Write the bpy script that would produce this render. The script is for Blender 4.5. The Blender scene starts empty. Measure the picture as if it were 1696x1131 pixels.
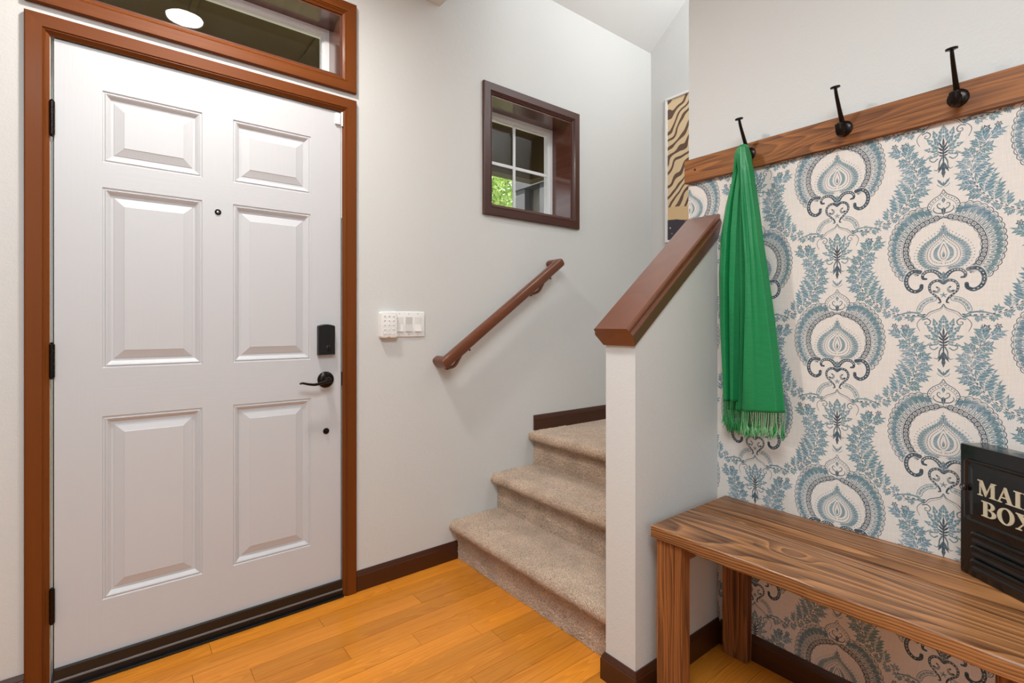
import bpy, bmesh, math, random
import numpy as np
from mathutils import Vector, Matrix
C = bpy.context.scene.collection
SC = bpy.context.scene
PI = math.pi
rnd = random.Random(7)

# ------------------------------------------------------------------ camera, world, lights, exposure
cam_d = bpy.data.cameras.new('camera')
cam_d.sensor_width = 36.0
cam_d.lens = 17.724
cam_d.shift_y = -28.5 / 1696
cam_d.clip_start = 0.02
cam = bpy.data.objects.new('camera', cam_d)
cam.location = (0, 0, 1.15)
cam.rotation_euler = (PI / 2, 0, -math.radians(38.1))
C.objects.link(cam)
SC.camera = cam

world = bpy.data.worlds.new('world')
SC.world = world
world.use_nodes = True
world.node_tree.nodes['Background'].inputs['Color'].default_value = (0.90, 0.95, 1.0, 1)
world.node_tree.nodes['Background'].inputs['Strength'].default_value = 1.0

def area(name, loc, size, power, col, aim, sizey=None):
    l = bpy.data.lights.new(name, 'AREA')
    l.shape = 'RECTANGLE'
    l.size = size
    l.size_y = sizey or size
    l.energy = power
    l.color = col
    o = bpy.data.objects.new(name, l)
    o.location = loc
    d = Vector(aim) - Vector(loc)
    o.rotation_euler = d.to_track_quat('-Z', 'Y').to_euler()
    C.objects.link(o)
    return o

area('hall_ceiling_light', (-0.05, -0.05, 2.64), 1.0, 42, (.84, .95, 1), (-0.05, -0.05, 0))
area('rear_fill_light', (-0.9, -2.3, 1.6), 1.5, 15, (.82, .92, 1), (0.7, 1.0, 1.25))  # soft fill added behind the camera for the door and half wall; no window there
pl = bpy.data.lights.new('landing_fill', 'POINT'); pl.energy = 25; pl.color = (.95, .98, 1); pl.shadow_soft_size = .15
po = bpy.data.objects.new('landing_fill', pl); po.location = (2.1, .5, 3.3); C.objects.link(po)  # hidden point fill, added behind the papered wall to brighten the stairwell
sun = bpy.data.lights.new('sun', 'SUN'); sun.energy = 8; sun.angle = .01; sun.color = (1, .95, .86)
so_ = bpy.data.objects.new('sun', sun); so_.rotation_euler = Vector((.35, -.55, -.85)).to_track_quat('-Z', 'Y').to_euler(); C.objects.link(so_)
LAMP_POWER = 15

area('vault_fill', (2.3, .25, 2.9), 0.7, 16, (.97, .98, 1), (2.35, 1.0, 4.2))  # unseen upward-facing fill, added to lighten the vaulted ceiling
SC.view_settings.view_transform = 'Standard'
SC.view_settings.look = 'None'
SC.view_settings.gamma = 1.0
SC.view_settings.use_curve_mapping = False
SC.view_settings.exposure = 0.50
SC.cycles.max_bounces = 8
SC.cycles.use_denoising = True

# ------------------------------------------------------------------ material helpers
def srgb(r, g, b):
    f = lambda c: ((c / 255 + .055) / 1.055) ** 2.4 if c > 10 else c / 255 / 12.92
    return (f(r), f(g), f(b), 1)

class M:
    def __init__(s, name):
        s.m = bpy.data.materials.new(name)
        s.m.use_nodes = True
        s.t = s.m.node_tree
        s.b = s.t.nodes['Principled BSDF']
    def n(s, typ, **k):
        nd = s.t.nodes.new(typ)
        for a, v in k.items():
            if a.startswith('i_'):
                nm = a[2:].replace('_', ' ')
                nd.inputs[nm].default_value = v
            else:
                setattr(nd, a, v)
        return nd
    def l(s, a, b):
        s.t.links.new(a, b)
    def set(s, **k):
        for a, v in k.items():
            s.b.inputs[a.replace('_', ' ')].default_value = v
        return s

def plain(name, col, rough=.5, metal=0.0, bump=0.0, bscale=200, coat=0.0, var=0.0):
    x = M(name)
    x.set(Base_Color=col, Roughness=rough, Metallic=metal)
    x.b.inputs['Coat Weight'].default_value = coat
    tc = x.n('ShaderNodeTexCoord')
    no = x.n('ShaderNodeTexNoise', i_Scale=bscale, i_Detail=4.0)
    x.l(tc.outputs['Object'], no.inputs['Vector'])
    if bump > 0:
        bp = x.n('ShaderNodeBump', i_Strength=bump, i_Distance=.002)
        x.l(no.outputs['Fac'], bp.inputs['Height'])
        x.l(bp.outputs['Normal'], x.b.inputs['Normal'])
    if var > 0:
        n2 = x.n('ShaderNodeTexNoise', i_Scale=6.0, i_Detail=3.0)
        x.l(tc.outputs['Object'], n2.inputs['Vector'])
        mx = x.n('ShaderNodeMix', data_type='RGBA')
        mx.inputs[6].default_value = col
        mx.inputs[7].default_value = (col[0] * (1 - var), col[1] * (1 - var), col[2] * (1 - var), 1)
        x.l(n2.outputs['Fac'], mx.inputs[0])
        x.l(mx.outputs[2], x.b.inputs['Base Color'])
    return x.m

def wood(name, light, dark, axis='X', ring=14.0, stretch=14.0, rough=.35, coat=0.3, contrast=1.0,
         bump=.15, pores=.25, per_obj=0.0, knots=False, distort=2.2, ra=1.0, rb=1.0, ns=None, irr=.35, spec=.35, crough=.18):
    """procedural wood: rings stretched along axis, fine fibres, optional knots"""
    x = M(name)
    tc = x.n('ShaderNodeTexCoord')
    oi = x.n('ShaderNodeObjectInfo')
    off = x.n('ShaderNodeVectorMath', operation='SCALE')
    cmb = x.n('ShaderNodeCombineXYZ')
    x.l(oi.outputs['Random'], cmb.inputs[0]); x.l(oi.outputs['Random'], cmb.inputs[1]); x.l(oi.outputs['Random'], cmb.inputs[2])
    x.l(cmb.outputs[0], off.inputs[0]); off.inputs['Scale'].default_value = 7.3
    add = x.n('ShaderNodeVectorMath', operation='ADD')
    x.l(tc.outputs['Object'], add.inputs[0]); x.l(off.outputs[0], add.inputs[1])
    mp = x.n('ShaderNodeMapping')
    sc = [1, 1, 1]
    sc['XYZ'.index(axis)] = 1 / stretch
    mp.inputs['Scale'].default_value = sc
    x.l(add.outputs[0], mp.inputs['Vector'])
    # broad distortion field
    nz = x.n('ShaderNodeTexNoise', i_Scale=ns or ring * .35, i_Detail=2.0, i_Roughness=.5)
    x.l(mp.outputs[0], nz.inputs['Vector'])
    mul = x.n('ShaderNodeMath', operation='MULTIPLY'); mul.inputs[1].default_value = ring * distort * .5
    x.l(nz.outputs['Fac'], mul.inputs[0])
    sep = x.n('ShaderNodeSeparateXYZ'); x.l(mp.outputs[0], sep.inputs[0])
    oth = [i for i in range(3) if i != 'XYZ'.index(axis)]
    s1 = x.n('ShaderNodeMath', operation='MULTIPLY'); s1.inputs[1].default_value = ring * ra
    s2 = x.n('ShaderNodeMath', operation='MULTIPLY'); s2.inputs[1].default_value = ring * rb
    x.l(sep.outputs[oth[0]], s1.inputs[0]); x.l(sep.outputs[oth[1]], s2.inputs[0])
    a1 = x.n('ShaderNodeMath', operation='ADD'); x.l(s1.outputs[0], a1.inputs[0]); x.l(s2.outputs[0], a1.inputs[1])
    a2 = x.n('ShaderNodeMath', operation='ADD'); x.l(a1.outputs[0], a2.inputs[0]); x.l(mul.outputs[0], a2.inputs[1])
    last = a2
    if knots:
        vo = x.n('ShaderNodeTexVoronoi', feature='F1', i_Scale=3.6)
        mk = x.n('ShaderNodeMapping')
        sk = [1.6, 1.6, 1.6]; sk['XYZ'.index(axis)] = .75
        mk.inputs['Scale'].default_value = sk
        x.l(add.outputs[0], mk.inputs['Vector']); x.l(mk.outputs[0], vo.inputs['Vector'])
        kr = x.n('ShaderNodeMapRange'); kr.inputs['From Min'].default_value = 0.0; kr.inputs['From Max'].default_value = .30
        kr.inputs['To Min'].default_value = 2.2; kr.inputs['To Max'].default_value = 0.0
        kr.interpolation_type = 'SMOOTHERSTEP'
        x.l(vo.outputs['Distance'], kr.inputs['Value'])
        a3 = x.n('ShaderNodeMath', operation='ADD'); x.l(a2.outputs[0], a3.inputs[0]); x.l(kr.outputs[0], a3.inputs[1])
        last = a3
    fr = x.n('ShaderNodeMath', operation='FRACT'); x.l(last.outputs[0], fr.inputs[0])
    rr = x.n('ShaderNodeValToRGB')
    rr.color_ramp.elements[0].position = 0.0; rr.color_ramp.elements[0].color = (0.15, .15, .15, 1)
    rr.color_ramp.elements[1].position = .55; rr.color_ramp.elements[1].color = (.55, .55, .55, 1)
    e = rr.color_ramp.elements.new(.88); e.color = (1, 1, 1, 1)
    e = rr.color_ramp.elements.new(1.0); e.color = (.15, .15, .15, 1)
    x.l(fr.outputs[0], rr.inputs[0])
    mi = x.n('ShaderNodeMapping'); si = [1, 1, 1]; si['XYZ'.index(axis)] = 1 / (stretch * 3)
    mi.inputs['Scale'].default_value = si; x.l(add.outputs[0], mi.inputs['Vector'])
    ni = x.n('ShaderNodeTexNoise', i_Scale=ring * 1.6, i_Detail=3.0, i_Roughness=.6, i_Distortion=.3); x.l(mi.outputs[0], ni.inputs['Vector'])
    ri = x.n('ShaderNodeMapRange'); ri.inputs['From Min'].default_value = .35; ri.inputs['From Max'].default_value = .65; x.l(ni.outputs['Fac'], ri.inputs['Value'])
    mxr = x.n('ShaderNodeMix', data_type='FLOAT'); mxr.inputs[0].default_value = irr
    x.l(rr.outputs[0], mxr.inputs[2]); x.l(ri.outputs[0], mxr.inputs[3])
    # fibres
    mf = x.n('ShaderNodeMapping')
    sf = [1, 1, 1]; sf['XYZ'.index(axis)] = 1 / 40
    mf.inputs['Scale'].default_value = sf
    x.l(add.outputs[0], mf.inputs['Vector'])
    nf = x.n('ShaderNodeTexNoise', i_Scale=450.0, i_Detail=3.0); x.l(mf.outputs[0], nf.inputs['Vector'])
    nb = x.n('ShaderNodeTexNoise', i_Scale=5.0, i_Detail=3.0); x.l(mp.outputs[0], nb.inputs['Vector'])
    m1 = x.n('ShaderNodeMix', data_type='FLOAT'); m1.inputs[0].default_value = pores
    x.l(mxr.outputs[0], m1.inputs[2]); x.l(nf.outputs['Fac'], m1.inputs[3])
    m2 = x.n('ShaderNodeMix', data_type='FLOAT'); m2.inputs[0].default_value = .3
    x.l(m1.outputs[0], m2.inputs[2]); x.l(nb.outputs['Fac'], m2.inputs[3])
    ct = x.n('ShaderNodeMapRange')
    ct.inputs['From Min'].default_value = .5 - .5 / contrast; ct.inputs['From Max'].default_value = .5 + .5 / contrast
    x.l(m2.outputs[0], ct.inputs['Value'])
    mx = x.n('ShaderNodeMix', data_type='RGBA')
    mx.inputs[6].default_value = dark; mx.inputs[7].default_value = light
    x.l(ct.outputs[0], mx.inputs[0])
    out = mx.outputs[2]
    if knots:
        kd = x.n('ShaderNodeMapRange'); kd.inputs['From Min'].default_value = .018; kd.inputs['From Max'].default_value = .055
        x.l(vo.outputs['Distance'], kd.inputs['Value'])
        mk2 = x.n('ShaderNodeMix', data_type='RGBA')
        mk2.inputs[6].default_value = (dark[0] * .5, dark[1] * .42, dark[2] * .4, 1)
        x.l(kd.outputs[0], mk2.inputs[0]); x.l(out, mk2.inputs[7])
        out = mk2.outputs[2]
    if per_obj > 0:
        hs = x.n('ShaderNodeHueSaturation')
        pr = x.n('ShaderNodeMapRange'); pr.inputs['To Min'].default_value = 1 - per_obj; pr.inputs['To Max'].default_value = 1 + per_obj
        x.l(oi.outputs['Random'], pr.inputs['Value']); x.l(pr.outputs[0], hs.inputs['Value'])
        x.l(out, hs.inputs['Color']); out = hs.outputs[0]
    x.l(out, x.b.inputs['Base Color'])
    x.set(Roughness=rough)
    x.b.inputs['Specular IOR Level'].default_value = spec
    x.b.inputs['Coat Weight'].default_value = coat
    x.b.inputs['Coat Roughness'].default_value = crough
    bp = x.n('ShaderNodeBump', i_Strength=bump, i_Distance=.0015)
    x.l(m1.outputs[0], bp.inputs['Height']); x.l(bp.outputs['Normal'], x.b.inputs['Normal'])
    return x.m

def wall_paint(name, col, bump=.35):
    x = M(name)
    tc = x.n('ShaderNodeTexCoord')
    n1 = x.n('ShaderNodeTexNoise', i_Scale=160.0, i_Detail=3.0, i_Roughness=.55)
    n2 = x.n('ShaderNodeTexNoise', i_Scale=45.0, i_Detail=2.0)
    x.l(tc.outputs['Object'], n1.inputs['Vector']); x.l(tc.outputs['Object'], n2.inputs['Vector'])
    ad = x.n('ShaderNodeMath', operation='ADD'); x.l(n1.outputs['Fac'], ad.inputs[0]); x.l(n2.outputs['Fac'], ad.inputs[1])
    bp = x.n('ShaderNodeBump', i_Strength=bump, i_Distance=.0016)
    x.l(ad.outputs[0], bp.inputs['Height']); x.l(bp.outputs['Normal'], x.b.inputs['Normal'])
    x.set(Base_Color=col, Roughness=.62)
    return x.m

MT = {}
MT['wall'] = wall_paint('wall_paint', (.63, .63, .615, 1))
MT['ceil'] = wall_paint('ceiling_paint', (.78, .78, .77, 1), .25)
MT['casing'] = wood('stained_casing', (.195, .052, .0060, 1), (.095, .022, .0026, 1), 'Z', ring=9, stretch=16, rough=.5, coat=.04, pores=.45, bump=.06, spec=.2)
MT['casing_x'] = wood('stained_casing_across', (.195, .052, .0060, 1), (.095, .022, .0026, 1), 'X', ring=9, stretch=16, rough=.5, coat=.04, pores=.45, bump=.06, spec=.2)
MT['dark_z'] = wood('dark_stained_casing', (.085, .024, .015, 1), (.038, .011, .008, 1), 'Z', ring=9, stretch=16, rough=.35, coat=.3, pores=.45, bump=.05)
MT['dark_x'] = wood('dark_stained_casing_across', (.085, .024, .015, 1), (.038, .011, .008, 1), 'X', ring=9, stretch=16, rough=.35, coat=.3, pores=.45, bump=.05)
MT['base_x'] = wood('brown_baseboard', (.070, .020, .007, 1), (.036, .010, .004, 1), 'X', ring=9, stretch=18, rough=.35, coat=.3, pores=.45, bump=.05)
MT['base_y'] = wood('brown_baseboard_across', (.070, .020, .007, 1), (.036, .010, .004, 1), 'Y', ring=9, stretch=18, rough=.35, coat=.3, pores=.45, bump=.05)
MT['cap'] = wood('cherry_cap', (.20, .058, .022, 1), (.11, .028, .011, 1), 'X', ring=8, stretch=9, rough=.3, coat=1.0, pores=.5, bump=.12, spec=.6, crough=.26)
MT['rail'] = wood('rail_wood', (.19, .058, .022, 1), (.10, .029, .012, 1), 'X', ring=10, stretch=12, rough=.35, coat=.3, pores=.5, bump=.05)
MT['bench_y'] = wood('bench_pine', (.47, .205, .075, 1), (.060, .020, .008, 1), 'Y', ring=38, stretch=12, rough=.36, coat=.2, contrast=2.1, pores=.16, bump=.3, knots=True, distort=1.3, ns=4.5, ra=.7, rb=3.4, irr=.35)
MT['bench_z'] = wood('bench_pine_upright', (.36, .130, .036, 1), (.070, .021, .007, 1), 'Z', ring=52, stretch=14, rough=.5, coat=.03, contrast=2.3, pores=.16, bump=.3, distort=1.0, ns=7, ra=1.6, rb=.8, irr=.5)
MT['coat_y'] = wood('peg_rail_pine', (.36, .130, .030, 1), (.085, .025, .006, 1), 'Y', ring=60, stretch=11, rough=.5, coat=.03, contrast=2.2, pores=.2, bump=.2, knots=True, distort=1.3, ns=7, ra=1.0, rb=.7, irr=.45)
MT['oak'] = wood('oak_plank', (.80, .300, .030, 1), (.50, .150, .011, 1), 'X', ring=22, stretch=13, rough=.34, coat=.12, contrast=1.6, pores=.4, bump=.08, per_obj=.19, distort=3.4)
MT['black'] = plain('black_powder_metal', (.006, .006, .007, 1), .38, .2, .05)
MT['bronze'] = plain('oil_rubbed_bronze', (.022, .016, .014, 1), .28, .85, .03)
MT['rubber'] = plain('dark_brown_rubber', (.012, .008, .006, 1), .33, 0, .03)
MT['white_plastic'] = plain('white_plastic', (.80, .79, .77, 1), .35, 0, .01)
MT['grey_plastic'] = plain('grey_rocker_plastic', (.62, .61, .60, 1), .4, 0, .01)
MT['mark'] = plain('keypad_mark_grey', (.45, .44, .43, 1), .5)
MT['vinyl'] = plain('white_vinyl', (.82, .83, .84, 1), .35, 0, .01)
MT['white_jamb'] = plain('white_painted_jamb', (.75, .70, .65, 1), .45, 0, .05)
MT['grey_strip'] = plain('grey_threshold_strip', (.20, .19, .19, 1), .4, .3)
MT['letter'] = plain('cream_lettering', (.60, .52, .37, 1), .5)
MT['steel'] = plain('worn_steel', (.45, .43, .40, 1), .3, .9)
MT['porch'] = plain('olive_porch_boards', (.085, .055, .018, 1), .6, 0, .1, var=.3)
MT['porch_grey'] = plain('grey_stained_beam', (.085, .09, .10, 1), .7, 0, .6, 90, var=.4)
MT['porch_wall'] = plain('tan_porch_wall', (.20, .18, .14, 1), .7, 0, .1, var=.2)

# door skin: white with embossed wood grain
x = M('white_embossed_door')
tc = x.n('ShaderNodeTexCoord'); mp = x.n('ShaderNodeMapping'); mp.inputs['Scale'].default_value = (1, 1, .045)
x.l(tc.outputs['Object'], mp.inputs['Vector'])
nz = x.n('ShaderNodeTexNoise', i_Scale=130.0, i_Detail=4.0, i_Distortion=.6); x.l(mp.outputs[0], nz.inputs['Vector'])
bp = x.n('ShaderNodeBump', i_Strength=.28, i_Distance=.0009)
x.l(nz.outputs['Fac'], bp.inputs['Height']); x.l(bp.outputs['Normal'], x.b.inputs['Normal'])
x.set(Base_Color=(.555, .560, .580, 1), Roughness=.4)
MT['door'] = x.m
x = M('white_embossed_door_rail')
tc = x.n('ShaderNodeTexCoord'); mp = x.n('ShaderNodeMapping'); mp.inputs['Scale'].default_value = (.06, 1, 1)
x.l(tc.outputs['Object'], mp.inputs['Vector'])
nz = x.n('ShaderNodeTexNoise', i_Scale=90.0, i_Detail=3.0, i_Distortion=1.5); x.l(mp.outputs[0], nz.inputs['Vector'])
bp = x.n('ShaderNodeBump', i_Strength=.30, i_Distance=.0009)
x.l(nz.outputs['Fac'], bp.inputs['Height']); x.l(bp.outputs['Normal'], x.b.inputs['Normal'])
x.set(Base_Color=(.555, .560, .580, 1), Roughness=.4)
MT['door_rail'] = x.m

# glass
x = M('window_glass')
x.set(Base_Color=(1, 1, 1, 1), Roughness=0.0)
x.b.inputs['Transmission Weight'].default_value = 1.0
x.b.inputs['IOR'].default_value = 1.27
MT['glass'] = x.m

# carpet
x = M('beige_cut_pile_carpet')
tc = x.n('ShaderNodeTexCoord')
n1 = x.n('ShaderNodeTexNoise', i_Scale=240.0, i_Detail=3.0, i_Roughness=.7); x.l(tc.outputs['Object'], n1.inputs['Vector'])
n2 = x.n('ShaderNodeTexNoise', i_Scale=9.0, i_Detail=3.0); x.l(tc.outputs['Object'], n2.inputs['Vector'])
mr = x.n('ShaderNodeValToRGB')
mr.color_ramp.elements[0].position = .32; mr.color_ramp.elements[0].color = (.23, .15, .10, 1)
mr.color_ramp.elements[1].position = .66; mr.color_ramp.elements[1].color = (.86, .63, .46, 1)
x.l(n1.outputs['Fac'], mr.inputs[0])
mx = x.n('ShaderNodeMix', data_type='RGBA', blend_type='MULTIPLY'); mx.inputs[0].default_value = 1
r2 = x.n('ShaderNodeValToRGB')
r2.color_ramp.elements[0].position = .35; r2.color_ramp.elements[0].color = (.78, .77, .76, 1)
r2.color_ramp.elements[1].position = .65; r2.color_ramp.elements[1].color = (1, 1, 1, 1)
x.l(n2.outputs['Fac'], r2.inputs[0])
x.l(mr.outputs[0], mx.inputs[6]); x.l(r2.outputs[0], mx.inputs[7]); x.l(mx.outputs[2], x.b.inputs['Base Color'])
bp = x.n('ShaderNodeBump', i_Strength=.8, i_Distance=.004)
x.l(n1.outputs['Fac'], bp.inputs['Height']); x.l(bp.outputs['Normal'], x.b.inputs['Normal'])
x.set(Roughness=.95); x.b.inputs['Sheen Weight'].default_value = .3; x.b.inputs['Specular IOR Level'].default_value = .1
MT['carpet'] = x.m

# green scarf
x = M('green_woven_scarf')
tc = x.n('ShaderNodeTexCoord')
mp = x.n('ShaderNodeMapping'); mp.inputs['Scale'].default_value = (.3, .12, 1)
x.l(tc.outputs['Object'], mp.inputs['Vector'])
n1 = x.n('ShaderNodeTexNoise', i_Scale=260.0, i_Detail=3.0); x.l(mp.outputs[0], n1.inputs['Vector'])
mr = x.n('ShaderNodeValToRGB')
mr.color_ramp.elements[0].position = .3; mr.color_ramp.elements[0].color = (.004, .190, .056, 1)
mr.color_ramp.elements[1].position = .7; mr.color_ramp.elements[1].color = (.006, .230, .070, 1)
x.l(n1.outputs['Fac'], mr.inputs[0]); x.l(mr.outputs[0], x.b.inputs['Base Color'])
bp = x.n('ShaderNodeBump', i_Strength=.15, i_Distance=.001)
x.l(n1.outputs['Fac'], bp.inputs['Height']); x.l(bp.outputs['Normal'], x.b.inputs['Normal'])
x.set(Roughness=.42); x.b.inputs['Sheen Weight'].default_value = .15
x.b.inputs['Sheen Tint'].default_value = (.3, .9, .4, 1)
MT['scarf'] = x.m
MT['fringe'] = plain('green_scarf_thread', (.03, .28, .07, 1), .7)
MT['fringe_pale'] = plain('pale_green_scarf_thread', (.25, .50, .25, 1), .7)

# emissive
def emit(name, col, s):
    m = bpy.data.materials.new(name); m.use_nodes = True
    t = m.node_tree; t.nodes.clear()
    e = t.nodes.new('ShaderNodeEmission'); o = t.nodes.new('ShaderNodeOutputMaterial')
    e.inputs[0].default_value = col; e.inputs[1].default_value = s
    t.links.new(e.outputs[0], o.inputs[0])
    return m

# ------------------------------------------------------------------ geometry helpers
class MB:
    def __init__(s):
        s.bm = bmesh.new()
    def box(s, x0, x1, y0, y1, z0, z1, bev=0.0):
        g = bmesh.new()
        bmesh.ops.create_cube(g, size=1)
        for v in g.verts:
            v.co = Vector(((x0 + x1) / 2 + v.co.x * (x1 - x0), (y0 + y1) / 2 + v.co.y * (y1 - y0), (z0 + z1) / 2 + v.co.z * (z1 - z0)))
        if bev > 0:
            bmesh.ops.bevel(g, geom=g.edges[:], offset=bev, segments=2, affect='EDGES', profile=.5)
        s.merge(g); return s
    def merge(s, g, mat=None):
        if mat is not None:
            bmesh.ops.transform(g, matrix=mat, verts=g.verts[:])
        m = bpy.data.meshes.new('tmp'); g.to_mesh(m); g.free()
        s.bm.from_mesh(m); bpy.data.meshes.remove(m)
        return s
    def prism(s, poly, f, d0, d1):
        """poly: 2-D points; f(p, d) -> 3-D point; swept from d0 to d1"""
        a = [s.bm.verts.new(f(p, d0)) for p in poly]
        b = [s.bm.verts.new(f(p, d1)) for p in poly]
        n = len(poly)
        s.bm.faces.new(a[::-1]); s.bm.faces.new(b)
        for i in range(n):
            s.bm.faces.new((a[i], a[(i + 1) % n], b[(i + 1) % n], b[i]))
        return s
    def loft(s, rings, cap=True, closed=True):
        vs = [[s.bm.verts.new(p) for p in r] for r in rings]
        n = len(rings[0])
        for i in range(len(vs) - 1):
            for j in range(n if closed else n - 1):
                s.bm.faces.new((vs[i][j], vs[i][(j + 1) % n], vs[i + 1][(j + 1) % n], vs[i + 1][j]))
        if cap:
            s.bm.faces.new(vs[0][::-1]); s.bm.faces.new(vs[-1])
        return s
    def tube(s, pts, rad, seg=10, flat=1.0, up=(0, 0, 1)):
        pts = [Vector(p) for p in pts]
        n = len(pts)
        if not isinstance(rad, (list, tuple)): rad = [rad] * n
        rings = []
        ref = Vector(up)
        for i, p in enumerate(pts):
            t = (pts[min(i + 1, n - 1)] - pts[max(i - 1, 0)]).normalized()
            a = t.cross(ref)
            if a.length < 1e-4: a = t.cross(Vector((1, 0, 0)))
            a.normalize(); b = a.cross(t).normalized()
            rings.append([p + a * math.cos(2 * PI * k / seg) * rad[i] + b * math.sin(2 * PI * k / seg) * rad[i] * flat for k in range(seg)])
        return s.loft(rings)
    def lathe(s, origin, axis, prof, seg=32):
        """prof: list of (distance along axis, radius)"""
        o = Vector(origin); ax = Vector(axis).normalized()
        a = ax.orthogonal().normalized(); b = ax.cross(a)
        rings = [[o + ax * h + (a * math.cos(2 * PI * k / seg) + b * math.sin(2 * PI * k / seg)) * max(r, 1e-5) for k in range(seg)] for h, r in prof]
        return s.loft(rings)
    def build(s, name, mat, parent=None, smooth=False, kind=None, loc=None):
        bmesh.ops.recalc_face_normals(s.bm, faces=s.bm.faces[:])
        me = bpy.data.meshes.new(name)
        if loc is not None:
            bmesh.ops.translate(s.bm, vec=-Vector(loc), verts=s.bm.verts[:])
        s.bm.to_mesh(me); s.bm.free()
        if smooth:
            for p in me.polygons: p.use_smooth = True
            if smooth != 'all':
                try: me.set_sharp_from_angle(angle=math.radians(38))
                except Exception: pass
        o = bpy.data.objects.new(name, me)
        if mat is not None: me.materials.append(MT[mat] if isinstance(mat, str) else mat)
        C.objects.link(o)
        if loc is not None: o.location = loc
        if parent is not None:
            o.parent = parent
            o.matrix_parent_inverse = parent.matrix_world.inverted() if parent.parent is None else Matrix()
            o.matrix_parent_inverse = Matrix()
            base = Vector((0, 0, 0)) if loc is None else Vector(loc)
            o.location = base - wloc(parent)
        if kind: o['kind'] = kind
        return o

def wloc(o):
    v = Vector(o.location)
    while o.parent is not None:
        o = o.parent; v += Vector(o.location)
    return v

def thing(name, label, cat, loc=(0, 0, 0), group=None):
    o = bpy.data.objects.new(name, None); C.objects.link(o)
    o.empty_display_size = .05
    o.location = loc; o['label'] = label; o['category'] = cat
    if group: o['group'] = group
    return o
def structure(name, label=None, loc=(0, 0, 0)):
    o = bpy.data.objects.new(name, None); C.objects.link(o)
    o.empty_display_size = .05
    o.location = loc; o['kind'] = 'structure'
    if label: o['label'] = label
    return o
def tag(o, label, cat=None, kind=None, group=None):
    o['label'] = label
    if cat: o['category'] = cat
    if kind: o['kind'] = kind
    if group: o['group'] = group
    return o

def smooth_path(pts, n=8):
    """Catmull-Rom"""
    P = [np.array(p, float) for p in pts]
    P = [2 * P[0] - P[1]] + P + [2 * P[-1] - P[-2]]
    out = []
    for i in range(1, len(P) - 2):
        for k in range(n):
            t = k / n
            out.append(.5 * ((2 * P[i]) + (-P[i - 1] + P[i + 1]) * t + (2 * P[i - 1] - 5 * P[i] + 4 * P[i + 1] - P[i + 2]) * t * t + (-P[i - 1] + 3 * P[i] - 3 * P[i + 1] + P[i + 2]) * t ** 3))
    out.append(P[-2])
    return np.array(out)

# ------------------------------------------------------------------ key dimensions (metres)
D = 2.126          # door wall, inner face, y
A = 1.722          # papered wall, face, x
E = 1.250          # end of the stair half wall, x
WY0, WY1 = 0.982, 1.100   # half wall thickness in y
FX = 2.875         # far stairwell wall, x
TH = 0.165         # door wall thickness
ZC, ZH = 2.68, 3.00       # entry ceiling, stairwell ceiling

# ------------------------------------------------------------------ SETTING: walls
def wall_with_holes(name, x0, x1, z0, z1, y0, y1, holes, mat):
    m = MB()
    xs = sorted({x0, x1} | {h[0] for h in holes} | {h[1] for h in holes})
    zs = sorted({z0, z1} | {h[2] for h in holes} | {h[3] for h in holes})
    def inside(i, j):
        if i < 0 or j < 0 or i >= len(xs) - 1 or j >= len(zs) - 1: return True
        cx = (xs[i] + xs[i + 1]) / 2; cz = (zs[j] + zs[j + 1]) / 2
        return any(h[0] < cx < h[1] and h[2] < cz < h[3] for h in holes)
    bm = m.bm
    V = {}
    def v(x, y, z):
        k = (round(x, 5), round(y, 5), round(z, 5))
        if k not in V: V[k] = bm.verts.new(k)
        return V[k]
    for i in range(len(xs) - 1):
        for j in range(len(zs) - 1):
            if inside(i, j): continue
            a, b, c, d = xs[i], xs[i + 1], zs[j], zs[j + 1]
            for y in (y0, y1):
                bm.faces.new((v(a, y, c), v(b, y, c), v(b, y, d), v(a, y, d)))
            if inside(i - 1, j): bm.faces.new((v(a, y0, c), v(a, y1, c), v(a, y1, d), v(a, y0, d)))
            if inside(i + 1, j): bm.faces.new((v(b, y0, c), v(b, y1, c), v(b, y1, d), v(b, y0, d)))
            if inside(i, j - 1): bm.faces.new((v(a, y0, c), v(b, y0, c), v(b, y1, c), v(a, y1, c)))
            if inside(i, j + 1): bm.faces.new((v(a, y0, d), v(b, y0, d), v(b, y1, d), v(a, y1, d)))
    o = m.build(name, mat); o['kind'] = 'structure'
    return o

DX0, DX1, DZ1 = -0.160, 0.752, 2.050     # rough door opening inside the jamb
T0, T1, TZ0, TZ1 = -0.160, 0.752, 2.194, 2.462   # transom opening
S0, S1, SZ0, SZ1 = 1.527, 2.113, 1.768, 2.344    # square window opening
wall_with_holes('wall_front', -2.6, FX + .12, -.02, 3.0, D, D + TH,
                [(DX0 - .018, DX1 + .018, -.02, DZ1 + .018), (T0, T1, TZ0, TZ1), (S0, S1, SZ0, SZ1)], 'wall')
m = MB(); m.box(FX, FX + .12, -1.3, D, -.02, 4.7); m.build('wall_far', 'wall')['kind'] = 'structure'
m = MB(); m.box(A, A + .118, -2.4, WY1, -.02, 4.6); m.build('wall_right', 'wall')['kind'] = 'structure'
m = MB(); m.box(-2.6, A + .118, -2.5, -2.4, -.02, ZH); m.build('wall_back', 'wall')['kind'] = 'structure'
m = MB(); m.box(-2.7, -2.6, -2.5, D, -.02, ZH); m.build('wall_left', 'wall')['kind'] = 'structure'
m = MB(); m.box(A + .118, FX, -1.3, -1.2, -.02, 4.6); m.build('wall_stairhead', 'wall')['kind'] = 'structure'
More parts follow.
